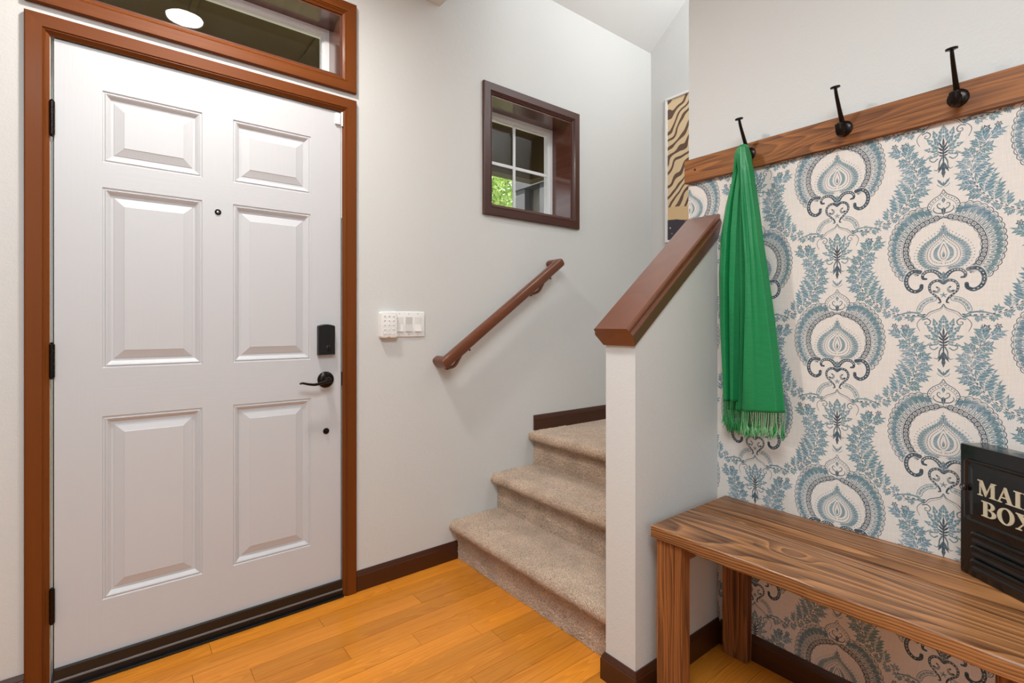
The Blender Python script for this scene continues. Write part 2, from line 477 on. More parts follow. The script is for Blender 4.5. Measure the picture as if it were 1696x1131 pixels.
# half wall below the sloping cap
CS = math.atan2(.800, 1.0)                                  # slope of the cap
c0 = Vector((1.243, 0, 1.083))                              # lower edge of the cap at its foot
m = MB()
def top(x): return c0.z + (x - c0.x) * math.tan(CS) + .001
m.prism([(E, -.02), (A, -.02), (A, top(A)), (E, top(E))], lambda p, d: Vector((p[0], d, p[1])), WY0, WY1)
m.build('wall_stair', 'wall')['kind'] = 'structure'
# a low rounded corner bead between half wall and papered wall, caulked
m = MB(); m.box(-2.6, E - .025, -2.4, D, ZC, ZC + .12); m.box(E - .025, A, -2.4, WY0, ZC, ZC + .12)
o = m.build('ceiling', 'ceil'); o['kind'] = 'structure'; o['label'] = 'lower flat ceiling over the entry'
m = MB(); m.box(E - .145, E - .025, WY0 - .12, D, ZC + .12, 4.6); m.box(E - .145, A, WY0 - .12, WY0, ZC + .12, 4.6)
m.build('wall_upper', 'wall')['kind'] = 'structure'
m = MB()
m.prism([(D + .12, ZH - .10), (D, ZH), (.45, 4.45), (-1.3, 4.45), (-1.3, 4.6), (.5, 4.6), (D + .12, ZH + .10)], lambda p, d: Vector((d, p[0], p[1])), E - .145, FX + .12)
o = m.build('ceiling', 'wall'); o['kind'] = 'structure'; o['label'] = 'vaulted ceiling over the stair landing'
m = MB(); m.box(-2.6, E - .145, -2.5, D, ZH, ZH + .1)
o = m.build('ceiling', 'ceil'); o['kind'] = 'structure'; o['label'] = 'roof deck above the entry ceiling'

# floor: sub floor + planks laid along x
fl = structure('floor')
m = MB(); m.box(-2.6, 1.86, -2.4, D + TH, -.06, -.0125); m.build('subfloor', 'rubber', fl)
PW = .0815
def plank(x0, x1, y0, y1):
    m = MB()
    g = .0006
    m.box(x0 + g, x1 - g, y0 + g, y1 - g, -.012, rnd.uniform(-.0004, 0), 0.0)
    m.build('plank', 'oak', fl, loc=(x0, y0, 0))
joints = {2.030: [.262], 1.9485: [.621], 1.867: [.993], 1.7855: [.351], 1.704: [.635], 1.6225: [.862],
          1.541: [1.066], 1.296: [.909], 1.4595: [.35], 1.378: [.70]}
y = 2.1115
k = 0
while y > -2.3:
    y0 = y - PW
    js = None
    for kk, vv in joints.items():
        if abs(kk - y0) < .02: js = list(vv)
    if js is None: js = [rnd.uniform(-.1, 1.1)]
    xs = [-1.6] + [js[0] - rnd.uniform(.65, 1.0)] + js
    nx = js[0] + rnd.uniform(.6, 1.1)
    lim = 1.327 if y0 > WY1 - .05 else (A + .02 if y0 < WY0 else E + .02)
    if y0 < WY0: lim = A
    while nx < lim - .1:
        xs.append(nx); nx += rnd.uniform(.6, 1.0)
    xs.append(max(lim, xs[-1] + .05))
    xs[0] = min(xs[0], xs[1] - .3)
    for a, b in zip(xs[:-1], xs[1:]):
        plank(a, b, y0, y)
    y = y0; k += 1
plank(-.9, -.163, 2.1115, D); plank(.755, 1.327, 2.1115, D); plank(-.163, .755, 2.1115, D - .001)

# baseboards: profile (out, up)
BP = [(0, 0), (.013, 0), (.013, .066), (.0105, .070), (.0105, .073), (.004, .086), (0, .086)]
def baseboard(name, kind_axis, fixed, a, b, sign, mat, z=0, name_kind='structure', mitre=(0, 0)):
    m = MB()
    rings = []
    for d, mt in ((a, mitre[0]), (b, mitre[1])):
        r = []
        for (o_, u_) in BP:
            if kind_axis == 'X': r.append(Vector((d + mt * o_, fixed + sign * o_, z + u_)))
            else: r.append(Vector((fixed + sign * o_, d + mt * o_, z + u_)))
        rings.append(r)
    m.loft(rings)
    o = m.build(name, mat); o['kind'] = 'structure'
    return o
baseboard('baseboard_front', 'X', D, .812, 1.326, -1, 'base_x')
baseboard('baseboard_left', 'X', D, -1.6, -.222, -1, 'base_x')
baseboard('baseboard_landing', 'X', D, 1.818, FX, -1, 'base_x', z=.560)
baseboard('baseboard_stair', 'Y', E, WY0, WY1, -1, 'base_y', mitre=(-1, 1))
baseboard('baseboard_nook', 'X', WY0, E, A, -1, 'base_x', mitre=(-1, 0))
baseboard('baseboard_right', 'Y', A, -1.0, WY0 - .013, -1, 'base_y')
baseboard('baseboard_far', 'Y', FX, 1.0, D - .013, -1, 'base_y', z=.560)

# ------------------------------------------------------------------ casings
def picture_frame(parent, x0, x1, z0, z1, y, w, mats, name='casing', thick=.018, bottom=True, flip=1):
    """mitred frame; outer rect x0..x1,z0..z1, front towards -y"""
    # profile: (in from outer edge, out from wall)
    pr = [(0, 0), (0, thick - .003), (.003, thick), (w * .70, thick), (w * .74, thick - .004), (w * .80, thick - .003),
          (w * .86, thick - .008), (w, thick - .013), (w, 0)]
    sides = []
    def piece(nm, f, mat):
        m = MB(); m.loft([[f(p, 0) for p in pr], [f(p, 1) for p in pr]])
        return m.build(nm, mat, parent)
    # top
    piece(name, lambda p, e: Vector(((x0 + p[0]) if e == 0 else (x1 - p[0]), y - p[1], z1 - p[0])), mats[1])
    if bottom:
        piece(name, lambda p, e: Vector(((x0 + p[0]) if e == 0 else (x1 - p[0]), y - p[1], z0 + p[0])), mats[1])
        fz = lambda p: z0 + p[0]
    else:
        fz = lambda p: z0
    piece(name, lambda p, e: Vector((x0 + p[0], y - p[1], fz(p) if e == 0 else z1 - p[0])), mats[0])
    piece(name, lambda p, e: Vector((x1 - p[0], y - p[1], fz(p) if e == 0 else z1 - p[0])), mats[0])

# ------------------------------------------------------------------ DOOR
door = structure('door_1', 'white six-panel entry door in an orange-brown wood casing')
picture_frame(door, -.221, .809, 0, 2.106, D, .057, ('casing', 'casing_x'), bottom=False)
# white jambs with weatherstrip
m = MB()
m.box(-.178, -.163, D - .001, D + TH, 0, DZ1 + .018)
m.build('jamb', 'white_jamb', door)
m = MB(); m.box(.755, .770, D - .001, D + TH, 0, DZ1 + .018); m.build('jamb', 'white_jamb', door)
m = MB(); m.box(-.163, .755, D - .001, D + TH, DZ1 + .003, DZ1 + .018); m.build('jamb', 'white_jamb', door)
# slab with raised panels -------------------------------------------------
SX0, SX1, SZB, SZT = -.1545, .7475, .068, 2.046
DY = D + .004
cols = [(-.0372, .2445), (.343, .625)]
rows = [(1.682, 1.917), (1.0065, 1.600), (.2454, .8477)]
slab = MB()
bm = slab.bm
V = {}
def vv(x, y, z):
    k = (round(x, 5), round(y, 5), round(z, 5))
    if k not in V: V[k] = bm.verts.new(k)
    return V[k]
xs = sorted([SX0, SX1] + [a for c in cols for a in c]); zs = sorted([SZB, SZT] + [a for r in rows for a in r])
for i in range(len(xs) - 1):
    for j in range(len(zs) - 1):
        cx = (xs[i] + xs[i + 1]) / 2; cz = (zs[j] + zs[j + 1]) / 2
        pan = any(c[0] < cx < c[1] for c in cols) and any(r[0] < cz < r[1] for r in rows)
        if not pan:
            f = bm.faces.new((vv(xs[i], DY, zs[j]), vv(xs[i + 1], DY, zs[j]), vv(xs[i + 1], DY, zs[j + 1]), vv(xs[i], DY, zs[j + 1])))
            rail = not any(r[0] < cz < r[1] for r in rows)
            f.material_index = 1 if rail and cols[0][0] - .01 < cx < cols[1][1] + .01 else 0
# panel hole walls then back and sides of the slab
yb = DY + .043
for (a, b, c, d, nrm) in ((SX0, SX0, SZB, SZT, 0), (SX1, SX1, SZB, SZT, 0)):
    bm.faces.new((bm.verts.new((a, DY, c)), bm.verts.new((a, yb, c)), bm.verts.new((a, yb, d)), bm.verts.new((a, DY, d))))
for z in (SZB, SZT):
    bm.faces.new((bm.verts.new((SX0, DY, z)), bm.verts.new((SX1, DY, z)), bm.verts.new((SX1, yb, z)), bm.verts.new((SX0, yb, z))))
bm.faces.new([bm.verts.new(p) for p in ((SX0, yb, SZB), (SX1, yb, SZB), (SX1, yb, SZT), (SX0, yb, SZT))])
so = slab.build('slab', 'door', door)
so.data.materials.append(MT['door_rail'])
# inset, depth profile of each raised panel
prof = [(0, 0), (.0025, .0035), (.006, .0035), (.0085, .0010), (.013, .0035), (.018, .0080), (.022, .0115), (.029, .0120), (.031, .0105), (.0565, .0025), (.0575, .0015)]
for c in cols:
    for r in rows:
        m = MB()
        rings = [[Vector((c[0] + i, DY + d, r[0] + i)), Vector((c[1] - i, DY + d, r[0] + i)), Vector((c[1] - i, DY + d, r[1] - i)), Vector((c[0] + i, DY + d, r[1] - i))] for i, d in prof]
        m.loft(rings, cap=False)
        f = m.bm.verts[:][-4:]
        m.bm.verts.ensure_lookup_table()
        m.bm.faces.new(m.bm.verts[-4:])
        m.build('panel', 'door', door)
# sweep, threshold
m = MB(); m.box(SX0, SX1 + .002, DY - .012, DY + .03, .034, .070, .002); m.build('door_sweep', 'rubber', door)
m = MB(); m.box(SX0, SX1 + .002, DY - .0165, DY - .0115, .030, .037, .0015); m.build('sweep_strip', 'grey_strip', door)
m = MB(); m.box(-.163, .755, DY - .010, DY + .15, 0.0005, .026, .002); m.box(-.163, .755, DY - .022, DY + .02, 0.0005, .008, .002)
m.build('threshold', 'black', door)
m = MB(); m.box(SX0 - .004, SX0 - .0015, DY + .01, DY + .03, .03, 2.046); m.box(SX1 + .0015, SX1 + .004, DY + .01, DY + .03, .03, 2.046)
m.box(SX0, SX1, DY + .01, DY + .03, SZT + .001, SZT + .004)
m.build('weatherstrip', 'rubber', door)
# hinges
for zc in (1.793, 1.036, .272):
    m = MB()
    for k in range(5):
        z0 = zc - .052 + k * .0208
        m.lathe((-.1585, D - .006, z0 + .0004), (0, 0, 1), [(0, .0070), (.0200, .0070)], 16)
    m.lathe((-.1585, D - .006, zc + .052), (0, 0, 1), [(0, .0045), (.003, .0055), (.006, .003)], 16)
    m.lathe((-.1585, D - .006, zc - .058), (0, 0, 1), [(0, .003), (.003, .0055), (.006, .0045)], 16)
    m.box(-.1665, -.1585, D - .004, D - .001, zc - .051, zc + .051)
    m.build('hinge', 'bronze', door, smooth=True)
# deadbolt
m = MB()
g = bmesh.new()
x0, x1, z0, z1 = .649, .717, 1.024, 1.147
pts = [(x0, z0), (x1, z0)] + [(x1, z1 - .006)] + [(x1 - .002, z1 - .003)] + [(x0 + (x1 - x0) * (1 - t), z1 - .003 + .006 * math.sin(PI * t)) for t in (.1, .25, .4, .5, .6, .75, .9)] + [(x0 + .002, z1 - .003), (x0, z1 - .006)]
cx, cz = (x0 + x1) / 2, (z0 + z1) / 2
def rg(y, s): return [Vector((cx + (p[0] - cx) * s, y, cz + (p[1] - cz) * (1 - (1 - s) * .6))) for p in pts]
m.loft([rg(DY, 1.0), rg(DY - .018, 1.0), rg(DY - .0225, .97), rg(DY - .0245, .92)])
db = m.build('deadbolt', 'black', door, smooth=True)
m = MB(); m.lathe((.690, DY - .024, 1.052), (0, -1, 0), [(0, .0125), (.003, .012), (.004, .0100)], 24)
m.box(.6865, .6935, DY - .036, DY - .026, 1.040, 1.064, .0025)
m.build('thumb_turn', 'black', db, smooth=True)
# lever handle
m = MB()
m.lathe((.684, DY, .920), (0, -1, 0), [(0, .0335), (.004, .0335), (.008, .031), (.012, .024), (.014, .016), (.020, .0135), (.040, .0125), (.046, .011)], 40)
hd = m.build('door_handle', 'bronze', door, smooth=True)
m = MB()
pp = smooth_path([(.690, DY - .046, .920), (.676, DY - .050, .919), (.652, DY - .052, .912), (.625, DY - .053, .908), (.600, DY - .054, .9115), (.578, DY - .054, .917), (.567, DY - .054, .9155)], 5)
n_ = len(pp)
m.tube([tuple(p) for p in pp], [.0115 - .0065 * (i / n_) ** .7 for i in range(n_)], 12, flat=.72, up=(0, 0, 1))
m.build('lever', 'bronze', hd, smooth='all')
# lower knob-lock, peephole
m = MB(); m.lathe((.686, DY, .706), (0, -1, 0), [(0, .0125), (.003, .0125), (.005, .010), (.005, .006), (.010, .0055), (.012, .003)], 24)
m.build('lock_button', 'bronze', door, smooth=True)
m = MB(); m.lathe((.2935, DY, 1.563), (0, -1, 0), [(0, .0105), (.002, .0105), (.004, .0085), (.004, .006), (.002, .0055)], 24)
ph = m.build('peephole', 'bronze', door, smooth=True)
m = MB(); m.lathe((.2935, DY - .0015, 1.563), (0, -1, 0), [(0, .005), (.0015, .004), (.002, .002)], 16); m.build('lens', 'steel', ph, smooth=True)
# strike plate on the jamb
m = MB(); m.prism([(.7485 + .009 * math.sin(PI * t / 12), .920 + .030 * math.cos(PI * t / 12)) for t in range(13)] , lambda p, d: Vector((p[0], d, p[1])), D - .004, D + .002)
m.build('strike_plate', 'black', door)
# alarm contact
m = MB(); m.box(.722, .742, DY - .011, DY, 1.992, 2.038, .0015); m.build('contact_sensor', 'white_plastic', door)
m = MB(); m.box(.7455, .752, D - .012, D + .002, 1.985, 2.045, .001); m.box(.7475, .7495, D - .004, D, 1.60, 1.99); m.build('sensor_magnet', 'white_plastic', door)

# ------------------------------------------------------------------ TRANSOM (window_1) and SQUARE WINDOW (window_2)
def reveal(parent, x0, x1, z0, z1, ya, yb, mats, t=.012):
    m = MB(); m.box(x0, x1, ya, yb, z1 - t, z1); m.build('jamb', mats[1], parent)
    m = MB(); m.box(x0, x1, ya, yb, z0, z0 + t); m.build('sill', mats[1], parent)
    m = MB(); m.box(x0, x0 + t, ya, yb, z0 + t, z1 - t); m.build('jamb', mats[0], parent)
    m = MB(); m.box(x1 - t, x1, ya, yb, z0 + t, z1 - t); m.build('jamb', mats[0], parent)
def sash(parent, x0, x1, z0, z1, y, w=.032, deep=.04, grid=None):
    m = MB()
    def ring(i, yy): return [Vector((x0 + i, yy, z0 + i)), Vector((x1 - i, yy, z0 + i)), Vector((x1 - i, yy, z1 - i)), Vector((x0 + i, yy, z1 - i))]
    m.loft([ring(0, y + deep), ring(0, y), ring(w * .55, y), ring(w * .60, y + .006), ring(w * .95, y + .006), ring(w, y + .016), ring(w, y + deep)], cap=False)
    f = m.build('window_frame', 'vinyl', parent)
    m = MB(); m.box(x0 + w - .002, x1 - w + .002, y + .020, y + .026, z0 + w - .002, z1 - w + .002)
    gl = m.build('pane', 'glass', parent)
    if grid:
        xm, zm = grid
        m = MB(); m.box(xm - .009, xm + .009, y + .010, y + .018, z0 + w, z1 - w, .002); m.build('muntin', 'vinyl', f)
        m = MB(); m.box(x0 + w, x1 - w, y + .0105, y + .0175, zm - .009, zm + .009, .002); m.build('muntin', 'vinyl', f)
w1 = structure('window_1', 'long transom window above the entry door')
picture_frame(w1, -.221, .809, 2.137, 2.516, D, .057, ('casing', 'casing_x'))
MT['dark_y'] = wood('glossy_dark_jamb', (.16, .055, .034, 1), (.09, .030, .018, 1), 'Y', ring=9, stretch=9, rough=.16, coat=.8, pores=.4, bump=.02)
reveal(w1, T0, T1, TZ0, TZ1, D, D + .137, ('dark_y', 'dark_y'), t=.010)
sash(w1, T0 + .010, T1 - .010, TZ0 + .010, TZ1 - .010, D + .135, w=.030)
w2 = structure('window_2', 'small square four-pane window over the stairs')
picture_frame(w2, 1.474, 2.166, 1.714, 2.398, D, .056, ('dark_z', 'dark_x'))
reveal(w2, S0, S1, SZ0, SZ1, D, D + .158, ('dark_y', 'dark_y'), t=.008)
sash(w2, S0 + .008, S1 - .008, SZ0 + .008, SZ1 - .008, D + .156, w=.036, grid=(1.815, 2.056))

# ------------------------------------------------------------------ OUTSIDE: porch seen through the panes
YP = D + TH
pc = structure('porch_ceiling', 'dark olive boarded porch ceiling seen through the windows')
m = MB(); m.box(-1.6, 3.05, YP + .001, 3.6, 2.86, 2.92); m.build('soffit', 'porch', pc)
for k in range(8):
    m = MB(); m.box(-1.55 + k * .62, -1.52 + k * .62, YP + .001, 3.6, 2.845, 2.86); m.build('batten', 'porch', pc)
m = MB(); m.box(-1.6, 3.05, 3.6, 3.72, 2.50, 2.92); m.build('fascia', 'porch', pc)
m = MB(); m.box(3.05, 3.15, YP + .001, 3.72, 2.50, 2.92); m.build('fascia', 'porch', pc)
pw = structure('porch_wall', 'tan side wall and grey beam beyond the porch seen through the square window')
m = MB(); m.box(3.52, 3.62, YP + .3, 4.3, -.1, 3.0); m.build('board_wall', 'porch_wall', pw)
m = MB(); m.box(3.40, 3.52, 4.12, 4.27, -.1, 2.587); m.build('post', 'porch_grey', pw)
m = MB(); m.box(3.40, 3.52, 3.72, 3.88, -.1, 2.587); m.build('post', 'porch_grey', pw)
m = MB(); m.box(3.38, 3.52, 3.3, 4.31, 2.587, 2.95); m.build('beam', 'porch_grey', pw)
m = MB(); m.box(-1.6, 3.45, YP + .001, 4.4, -.16, -.06); o = m.build('porch_floor', 'porch_wall'); o['kind'] = 'structure'
MT['lawn'] = plain('lawn_green', (.15, .165, .08, 1), .9, 0, .5, 30, var=.3)
m = MB(); m.box(-12, 22, 4.4, 30, -.30, -.16); o = m.build('ground', 'lawn'); o['kind'] = 'structure'

# tree beyond the porch: trunk + leaf mass made of real leaf faces
x = M('spring_leaf')
oi = x.n('ShaderNodeTexCoord'); n1 = x.n('ShaderNodeTexNoise', i_Scale=2.5); x.l(oi.outputs['Object'], n1.inputs['Vector'])
r = x.n('ShaderNodeValToRGB'); r.color_ramp.elements[0].position = .3; r.color_ramp.elements[0].color = (.22, .40, .04, 1)
r.color_ramp.elements[1].position = .7; r.color_ramp.elements[1].color = (.70, .85, .28, 1)
x.l(n1.outputs['Fac'], r.inputs[0]); x.l(r.outputs[0], x.b.inputs['Base Color']); x.set(Roughness=.5)
x.b.inputs['Subsurface Weight'].default_value = 0
MT['leaf'] = x.m
MT['bark'] = plain('tree_bark', (.10, .07, .045, 1), .8, 0, .5, 40)
tr = thing('tree', 'leafy light green tree outside beyond the porch, seen through the square window', 'tree', (5.0, 6.9, -.1))
m = MB(); m.tube([(5.0, 6.9, -.1), (5.02, 6.88, 1.0), (4.95, 6.95, 2.0), (5.1, 6.9, 4.2)], [.13, .11, .09, .04], 10)
for k in range(7):
    a = k * 2.4; z = 1.9 + k * .3
    m.tube([(5.0, 6.9, z), (5.0 + .5 * math.cos(a), 6.9 + .5 * math.sin(a), z + .35), (5.0 + 1.1 * math.cos(a), 6.9 + 1.1 * math.sin(a), z + .6)], [.04, .025, .01], 6)
m.build('trunk', 'bark', tr)
R = np.random.RandomState(3)
nleaf = 9000
cen = R.normal(0, 1, (nleaf, 3)); cen /= np.linalg.norm(cen, axis=1)[:, None]
cen *= (R.rand(nleaf, 1) ** .45) * np.array([[1.7, 1.5, 1.45]]); cen += np.array([[5.0, 6.9, 3.3]])
dd = R.normal(0, 1, (nleaf, 3)); dd /= np.linalg.norm(dd, axis=1)[:, None]
ee = np.cross(dd, R.normal(0, 1, (nleaf, 3))); ee /= np.linalg.norm(ee, axis=1)[:, None]
L = .085; W = .028
verts = np.stack([cen - dd * L * .5, cen + ee * W - dd * .01, cen + dd * L * .5, cen - ee * W - dd * .01], 1).reshape(-1, 3)
me = bpy.data.meshes.new('foliage'); idx = np.arange(nleaf * 4).reshape(-1, 4)
me.from_pydata((verts - np.array([[5.0, 6.9, -.1]])).tolist(), [], idx.tolist()); me.materials.append(MT['leaf'])
o = bpy.data.objects.new('foliage', me); C.objects.link(o); o.parent = tr; o['kind'] = 'stuff'

# ------------------------------------------------------------------ CEILING LAMP (seen mirrored in the transom glass)
lp = thing('ceiling_lamp', 'round recessed ceiling lamp over the entry, mirrored in the transom glass', 'lamp', (.267, 1.58, ZC))
m = MB(); m.lathe((.267, 1.58, ZC - .0005), (0, 0, -1), [(0, .100), (.004, .099), (.008, .090), (.008, .080), (.002, .078)], 40); m.build('trim_ring', 'white_plastic', lp, smooth=True)
m = MB(); m.lathe((.267, 1.58, ZC - .003), (0, 0, -1), [(0, .078), (.004, .078), (.012, .060), (.016, .035), (.018, .004)], 40)
a_em = PI * .078 ** 2
o = m.build('lens', emit('warm_lamp_lens', (1, .96, .90, 1), LAMP_POWER / (PI * a_em)), lp, smooth='all')

# ------------------------------------------------------------------ STAIRS
st = thing('staircase', 'short flight of beige carpeted steps rising to the landing beside the half wall', 'stairs', (1.325, 1.6, 0))
RX = [1.325, 1.574, 1.825]; RZ = [0.0, .188, .374]; TZ = [.188, .374, .560]
def carpet_sheet(name, profile2d, y0, y1, step, jit, axis='Y', parent=None, fine=True):
    P = np.array(profile2d, float)
    seg = np.linalg.norm(np.diff(P, axis=0), axis=1); s = np.concatenate([[0], np.cumsum(seg)])
    n = int(s[-1] / step) + 1
    q = np.linspace(0, s[-1], n)
    X = np.interp(q, s, P[:, 0]); Z = np.interp(q, s, P[:, 1])
    ny = int(abs(y1 - y0) / step) + 1
    Y = np.linspace(y0, y1, ny)
    tx = np.gradient(X); tz = np.gradient(Z); ln = np.hypot(tx, tz) + 1e-9
    nx_, nz_ = -tz / ln, tx / ln
    R = np.random.RandomState(len(name) + n)
    J = R.rand(n, ny) * jit
    # soft unevenness of the pile
    lo = R.rand(n // 12 + 3, ny // 12 + 3)
    ii = np.linspace(0, lo.shape[0] - 1.001, n); jj = np.linspace(0, lo.shape[1] - 1.001, ny)
    i0 = ii.astype(int); j0 = jj.astype(int); fi = (ii - i0)[:, None]; fj = (jj - j0)[None]
    LO = lo[i0][:, j0] * (1 - fi) * (1 - fj) + lo[i0 + 1][:, j0] * fi * (1 - fj) + lo[i0][:, j0 + 1] * (1 - fi) * fj + lo[i0 + 1][:, j0 + 1] * fi * fj
    J = J + LO * jit * .8
    VX = X[:, None] + nx_[:, None] * J; VZ = Z[:, None] + nz_[:, None] * J
    VY = np.broadcast_to(Y[None], VX.shape)
    if axis == 'Y': co = np.stack([VX, VY, VZ], -1)
    else: co = np.stack([VY, VX, VZ], -1)
    co = co.reshape(-1, 3)
    a = (np.arange(n - 1)[:, None] * ny + np.arange(ny - 1)[None]).reshape(-1)
    F = np.stack([a, a + 1, a + ny + 1, a + ny], 1)
    me = bpy.data.meshes.new(name)
    me.vertices.add(len(co)); me.loops.add(F.size); me.polygons.add(len(F))
    base = wloc(parent)
    me.vertices.foreach_set('co', (co - np.array(base)[None]).astype(np.float32).ravel())
    me.loops.foreach_set('vertex_index', F.astype(np.int32).ravel())
    me.polygons.foreach_set('loop_start', np.arange(0, F.size, 4, dtype=np.int32))
    me.update(calc_edges=True); me.validate()
    me.materials.append(MT['carpet'])
    o = bpy.data.objects.new(name, me); C.objects.link(o); o.parent = parent
    return o
for i in range(3):
    rx, zb, zt = RX[i], RZ[i], TZ[i]
    nx_ = rx - .020
    rr_ = .022
    prof_ = [(rx, zb + (.0 if i else .001)), (rx, zt - .052), (rx - .004, zt - .050)]
    prof_ = [(rx, zb + (.0 if i else .001)), (rx, zt - .050)]
    for k in range(9):
        a = -PI / 2 - k * PI / 8
        prof_.append((nx_ + rr_ * .0 + math.cos(a) * .023, zt - .0245 + math.sin(a) * .0225))
    back = RX[i + 1] + .002 if i < 2 else FX
    if i < 2: prof_.append((back, zt - .001))
    else: prof_.append((2.05, zt - .001))
    carpet_sheet('step', prof_, WY1 + .001, D - .001, .0038, .0050, parent=st)
m = MB(); m.box(2.0505, FX, -.05, D, .40, .560); m.box(A + .118, 2.0505, -.05, WY1, .40, .560)
o = m.build('floor', 'carpet'); o['kind'] = 'structure'; o['label'] = 'carpeted stair landing'
for i in range(3):
    m = MB(); m.box(A + .119, FX - .001, -.05 - .25 * (i + 1), -.05 - .25 * i + .02, .40, .557 + .187 * (i + 1), .008); o = m.build('floor', 'carpet'); o['kind'] = 'structure'; o['label'] = 'carpeted upper step beyond the landing'
# solid core under the carpet so nothing shows from the side
m = MB(); m.prism([(RX[0] + .006, 0.001), (2.05, 0.001), (2.05, .55), (RX[2] + .006, .55), (RX[2] + .006, .365), (RX[1] + .006, .365), (RX[1] + .006, .18), (RX[0] + .006, .18)], lambda p, d: Vector((p[0], d, p[1])), WY1 + .001, D - .001)
m.build('stringer', 'rubber', st)

# sloping cap on the half wall
cp = structure('trim_1', 'sloping cherry-brown wood cap on the stair half wall')
ux = Vector((math.cos(CS), 0, math.sin(CS))); un = Vector((-math.sin(CS), 0, math.cos(CS)))
yc = (WY0 + WY1) / 2
half = .059
cl = (A + .004 - c0.x) / math.cos(CS)
def prism_cap(sec, name, s0=0.0, s1=cl):
    m = MB()
    def f(p, d):
        P = c0 + ux * d + un * p[1]
        # plumb cut at the upper end against the papered wall
        return Vector((P.x, yc + p[0], P.z))
    a = [f(p, s0) for p in sec]
    b = []
    for p in sec:
        d = (A + .118 * (1 if p[0] > 0.06 else 0) * 0 + .0 - c0.x + math.sin(CS) * p[1]) / math.cos(CS)
        b.append(f(p, d))
    m.loft([a, b])
    return m.build(name, 'cap', cp)
prism_cap([(-half - .004, 0), (half + .004, 0), (half + .016, .040), (half + .016, .044), (half + .013, .048), (half + .013, .052), (-half - .013, .052), (-half - .013, .048), (-half - .016, .044), (-half - .016, .040)], 'moulding')
prism_cap([(-half - .008, .0522), (half + .008, .0522), (half + .010, .057), (half + .010, .064), (half + .004, .068), (-half - .004, .068), (-half - .010, .064), (-half - .010, .057)], 'cap_board')

# ------------------------------------------------------------------ wall handrail
hr = thing('handrail', 'brown wooden handrail slanting up the wall above the steps', 'handrail', (1.57, D, 1.2))
YR = 2.052
p0 = Vector((1.212, YR, .972)); p1 = Vector((1.938, YR, 1.487))
def rail_ring(c, t, w=.021, h=.024):
    t = t.normalized(); side = Vector((0, 1, 0)) if abs(t.y) < .9 else Vector((1, 0, 0))
    up = side.cross(t).normalized()
    if up.z < 0: up = -up
    sec = []
    for k in range(16):
        a = 2 * PI * k / 16
        ca, sa = math.cos(a), math.sin(a)
        sec.append(c + side * w * math.copysign(abs(ca) ** .7, ca) + up * h * math.copysign(abs(sa) ** .7, sa))
    return sec
t = (p1 - p0).normalized()
m = MB()
up = Vector((0, 1, 0)).cross(t).normalized()
if up.z < 0: up = -up
def sec_at(c, side, upv, w=.021, h=.024):
    return [c + side * w * math.copysign(abs(math.cos(2 * PI * k / 20)) ** .65, math.cos(2 * PI * k / 20)) + upv * h * math.copysign(abs(math.sin(2 * PI * k / 20)) ** .65, math.sin(2 * PI * k / 20)) for k in range(20)]
RW, RH = .023, .026
rings = [sec_at(Vector((p0.x, D - .001, p0.z)), t, up, RW, RH), sec_at(Vector((p0.x, YR + .030, p0.z)), t, up, RW, RH),
         sec_at(p0, (Vector((0, 1, 0)) + t).normalized(), up, RW * 1.38, RH),
         ]
rings += [sec_at(p0 + t * .032, Vector((0, 1, 0)), up, RW, RH), sec_at(p1 - t * .032, Vector((0, 1, 0)), up, RW, RH)]
rings += [sec_at(p1, (Vector((0, 1, 0)) - t).normalized(), up, RW * 1.38, RH), sec_at(Vector((p1.x, YR + .030, p1.z)), -t, up, RW, RH), sec_at(Vector((p1.x, D - .001, p1.z)), -t, up, RW, RH)]
m.loft(rings)
m.build('rail', 'rail', hr, smooth=True)
for s in (.115, .845):
    q = p0.lerp(p1, s)
    m = MB()
    m.lathe((q.x - .030, D, q.z - .085), (0, -1, 0), [(0, .018), (.004, .018), (.006, .012)], 20)
    pp = smooth_path([(q.x - .030, D - .004, q.z - .085), (q.x - .030, D - .030, q.z - .088), (q.x - .026, YR + .012, q.z - .078), (q.x - .015, YR, q.z - .055), (q.x, YR, q.z - .033)], 5)
    m.tube([tuple(p) for p in pp], [.0085] * (len(pp) - 6) + [.0075] * 6, 10, up=(1, 0, 0))
    a = q - up * .028 - t * .03; b = q - up * .028 + t * .04
    m.tube([tuple(a), tuple(b)], .0045, 8, up=(0, 1, 0))
    m.tube([tuple(b - up * .010), tuple(b)], .005, 8, up=(0, 1, 0))
    m.build('bracket', 'rail', hr, smooth=True)

